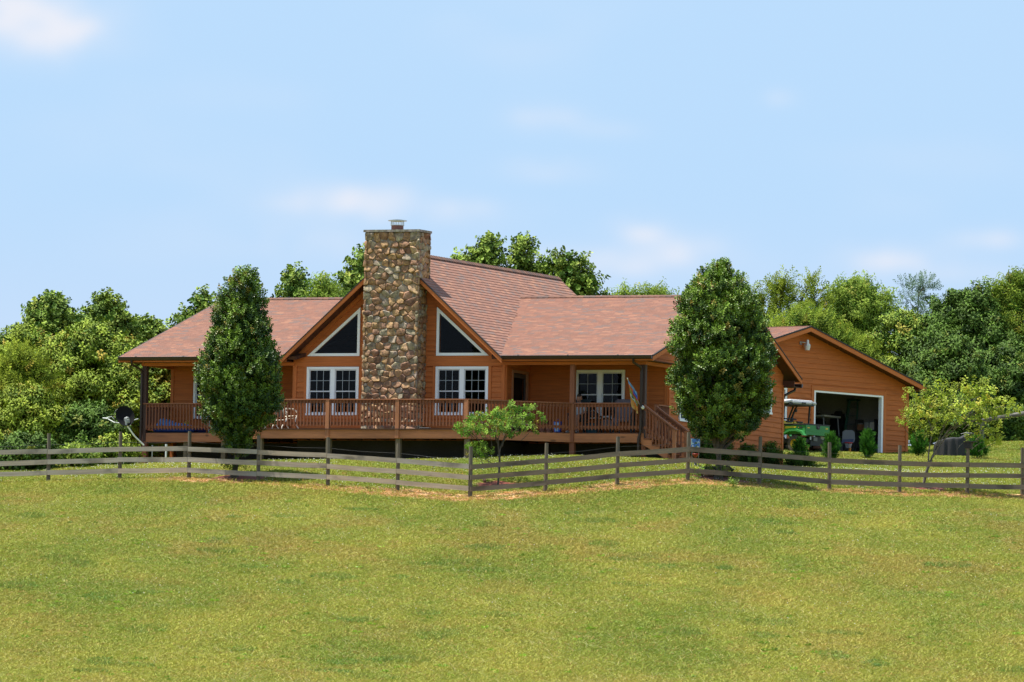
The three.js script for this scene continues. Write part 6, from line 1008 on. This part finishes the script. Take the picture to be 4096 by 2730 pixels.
  const sk = at(607, 1857, -2.6), kp = thing('stake', 'thin grey metal stake left of the white pipe under the porch', 'stake', onGround(sk.x, sk.z)); mesh('rod', tube([V3(0, -.1, 0), V3(0, .6, 0)], [.018], 8), galv, kp); mesh('cap', tube([V3(0, .59, 0), V3(0, .615, 0)], [.024], 8), galv, kp);
}
// ------------------------------------------------------------------ dog lying behind the pear trunk
{
  const p0 = at(2700 + 850 / 5.2275, 1700 + 1060 / 5.2275, 7.7), d = thing('dog', 'tan and black dog lying in the shade behind the pear trunk, facing right', 'dog', onGround(p0.x, p0.z), .08);
  const B = [[-.36, .17, 0, .0, .17, 0, .135, .14], [.0, .17, 0, .2, .2, 0, .14, .15], [-.42, .15, .1, -.3, .12, .14, .12, .09], [-.42, .13, -.08, -.3, .1, -.12, .11, .09], [-.34, .05, .19, -.14, .04, .2, .045, .04], [-.34, .05, -.17, -.12, .04, -.18, .045, .04], [.2, .12, .1, .26, .06, .12, .07, .05], [.26, .05, .12, .5, .035, .12, .042, .036], [.2, .12, -.1, .27, .06, -.11, .07, .05], [.27, .05, -.11, .52, .035, -.1, .042, .036],
    [.22, .2, 0, .33, .25, 0, .1, .078], [.33, .255, 0, .39, .27, 0, .078, .066], [.4, .255, 0, .52, .22, 0, .046, .03], [.42, .22, 0, .5, .175, 0, .026, .018], [-.5, .08, .02, -.7, .03, .12, .04, .03], [-.7, .03, .12, -.84, .025, .2, .035, .02]];
  for (const s of [-1, 1]) B.push([.32, .3, s * .045, .31, .39, s * .06, .03, .008]);
  mesh('body', sdfMesh(B, .011, .03, (x, y, z) => { const n = fbm(x * 14 + 30, y * 14 + z * 9 + 30, 3) - .5; if (x > .43 || x < -.62) return [.025, .02, .018]; if (x > .28) return y > .285 + n * .1 ? [.07, .05, .035] : [.2, .125, .07]; if (y > .2 + n * .08 && x > -.4 && x < .24) return [.022, .019, .017]; if (x < -.27) return [.44, .29, .17]; return [.19, .13, .08]; }), M([1, 1, 1], .9, { vertexColors: true }), d);
  for (const s of [-1, 1]) mesh('eye', new THREE.SphereGeometry(.011, 8, 6).translate(.435, .28, s * .045), blackMat, d); mesh('nose', new THREE.SphereGeometry(.02, 10, 8).scale(1, .8, 1.1).translate(.548, .223, 0), blackMat, d);
}
// ------------------------------------------------------------------ right-hand side: tarpaulin, box on the fence post, log beam, ball
{
  const c = at(3560 + 985 / 3.92, 1550 + 1088 / 3.92, -17), t = thing('covered_grill', 'object under a draped black tarpaulin behind the yellow tree', 'tarpaulin', onGround(c.x, c.z), .1);
  const P = [], I = [], nu = 72, nv = 22, sc = (DIST + 17) / F, W = x => (x - 985) / 3.92 * sc, H = y => (1088 - y) / 3.92 * sc;
  const prof = [[690, 900], [760, 830], [860, 800], [980, 785], [1080, 790], [1150, 745], [1220, 705], [1290, 700], [1340, 790], [1385, 860], [1400, 900]];
  const ht = x => { let i = 0; while (i < prof.length - 2 && x > prof[i + 1][0]) i++; return H(mix(prof[i][1], prof[i + 1][1], clamp((x - prof[i][0]) / (prof[i + 1][0] - prof[i][0])))); };
  for (let j = 0; j <= nv; j++) for (let i = 0; i <= nu; i++) { const a = i / nu * Math.PI * 2, r = j / nv, q = Math.min(1, r * 1.5), cx = Math.cos(a), sz = Math.sin(a); const x = 1035 + cx * 335 * Math.pow(q, .8) * (r > .66 ? 1 + (r - .66) * .16 : 1), z = sz * .42 * Math.pow(q, .8) * (r > .66 ? 1 + (r - .66) * .3 : 1); const top = ht(clamp(x, 700, 1390)) - .03 * q; const y = r < .66 ? top : mix(top, -.03, (r - .66) / .34); const fold = (r > .5 ? 1 : .35) * .022 * (Math.sin(a * 17 + 2 * fbm(a * 3, r * 2, 2)) + .7 * Math.sin(a * 29)) * q; P.push(W(x) + cx * fold, y + .02 * (fbm(x * .02, z * 5 + r * 3, 3) - .5), z + sz * fold); }
  for (let j = 0; j < nv; j++) for (let i = 0; i < nu; i++) { const a = j * (nu + 1) + i, b = a + nu + 1; I.push(a, b, a + 1, a + 1, b, b + 1); }
  const g = new THREE.BufferGeometry(); g.setAttribute('position', new THREE.Float32BufferAttribute(P, 3)); g.setIndex(I); g.computeVertexNormals(); mesh('sheet', g, M([.02, .02, .023], .75), t);
  mesh('tie_cord', tube(curve([V3(W(1090), H(735), .3), V3(W(1180), H(712), .36), V3(W(1280), H(722), .3)], 10), [.008], 5), M([.45, .45, .45], .6), t);
  const fp = fencePosts[14], b = thing('birdhouse', 'black wooden box with a lid on the second fence post from the right', 'birdhouse', fp.clone().add(V3(.02, 1.4, -.05)), -.35);
  mesh('box', prism([[-.1, 0], [.1, 0], [.13, .2], [-.13, .2]], -.1, .1), M([.022, .02, .02], .75), b); mesh('lid', [box(.42, .02, .26, .07, .215, 0, 0, 0, -.05)], M([.035, .035, .036], .6), b); mesh('entrance', new THREE.CylinderGeometry(.022, .022, .012, 14).rotateX(Math.PI / 2).translate(0, .12, .104), blackMat, b);
  const a0 = at(3560 + 1450 / 3.92, 1550 + 525 / 3.92, -20), a1 = at(4140, 1550 + 385 / 3.92, -20), k = thing('log_frame', 'weathered round log beam slanting up from a post at the right edge', 'log frame', onGround(a0.x, a0.z)), o = k.position;
  const bw = M([.24, .225, .19], .9, { map: barkMap }); const A = a0.clone().sub(o), Bq = a1.clone().sub(o); mesh('beam', tube([A.clone().add(V3(-.15, -.04, 0)), A.clone().lerp(Bq, .5), Bq], [.072, .078, .085], 14, true, .05), bw, k);
  mesh('post', tube([V3(0, -.2, 0), A.clone().add(V3(0, -.02, 0))], [.085, .075], 12, true, .08), bw, k); const g1 = groundY(a1.x, a1.z) - o.y; mesh('post', tube([V3(Bq.x - .05, g1 - .2, 0), V3(Bq.x - .05, Bq.y - .02, 0)], [.085, .075], 12, true, .08), bw, k);
  const bl = at(1938, 1887, 10.5), q = thing('ball', 'small tan ball on the lawn left of the dogwood stem', 'ball', onGround(bl.x, bl.z, .05)); mesh('shell', new THREE.IcosahedronGeometry(.055, 3), M([.5, .27, .15], .7, { map: speckMap }), q); mesh('seam', new THREE.TorusGeometry(.0555, .003, 5, 28).rotateX(.6), M([.15, .08, .05], .8), q);
  const st = (label, px, py, z, s) => { const w = at(px, py, z), g2 = thing('stone', label, 'stone', onGround(w.x, w.z, s * .3), rr(0, 6)); const ge = new THREE.IcosahedronGeometry(s, 2), Q = ge.attributes.position; for (let i = 0; i < Q.count; i++) { const v = V3(Q.getX(i), Q.getY(i), Q.getZ(i)), f = .75 + .5 * fbm(v.x / s * 1.3 + 5, v.y / s * 1.3 + v.z / s + 5, 2); Q.setXYZ(i, v.x * f, v.y * f * .7, v.z * f); } ge.computeVertexNormals(); mesh('rock', ge, M([.72, .72, .74], .7), g2); };
  st('small white stone in the grass below the inner fence corner', 2694, 1977, 15.5, .045); st('small white stone in the pasture on the right', 3477, 2055, 21, .05);
}
renderer.render(scene, camera);
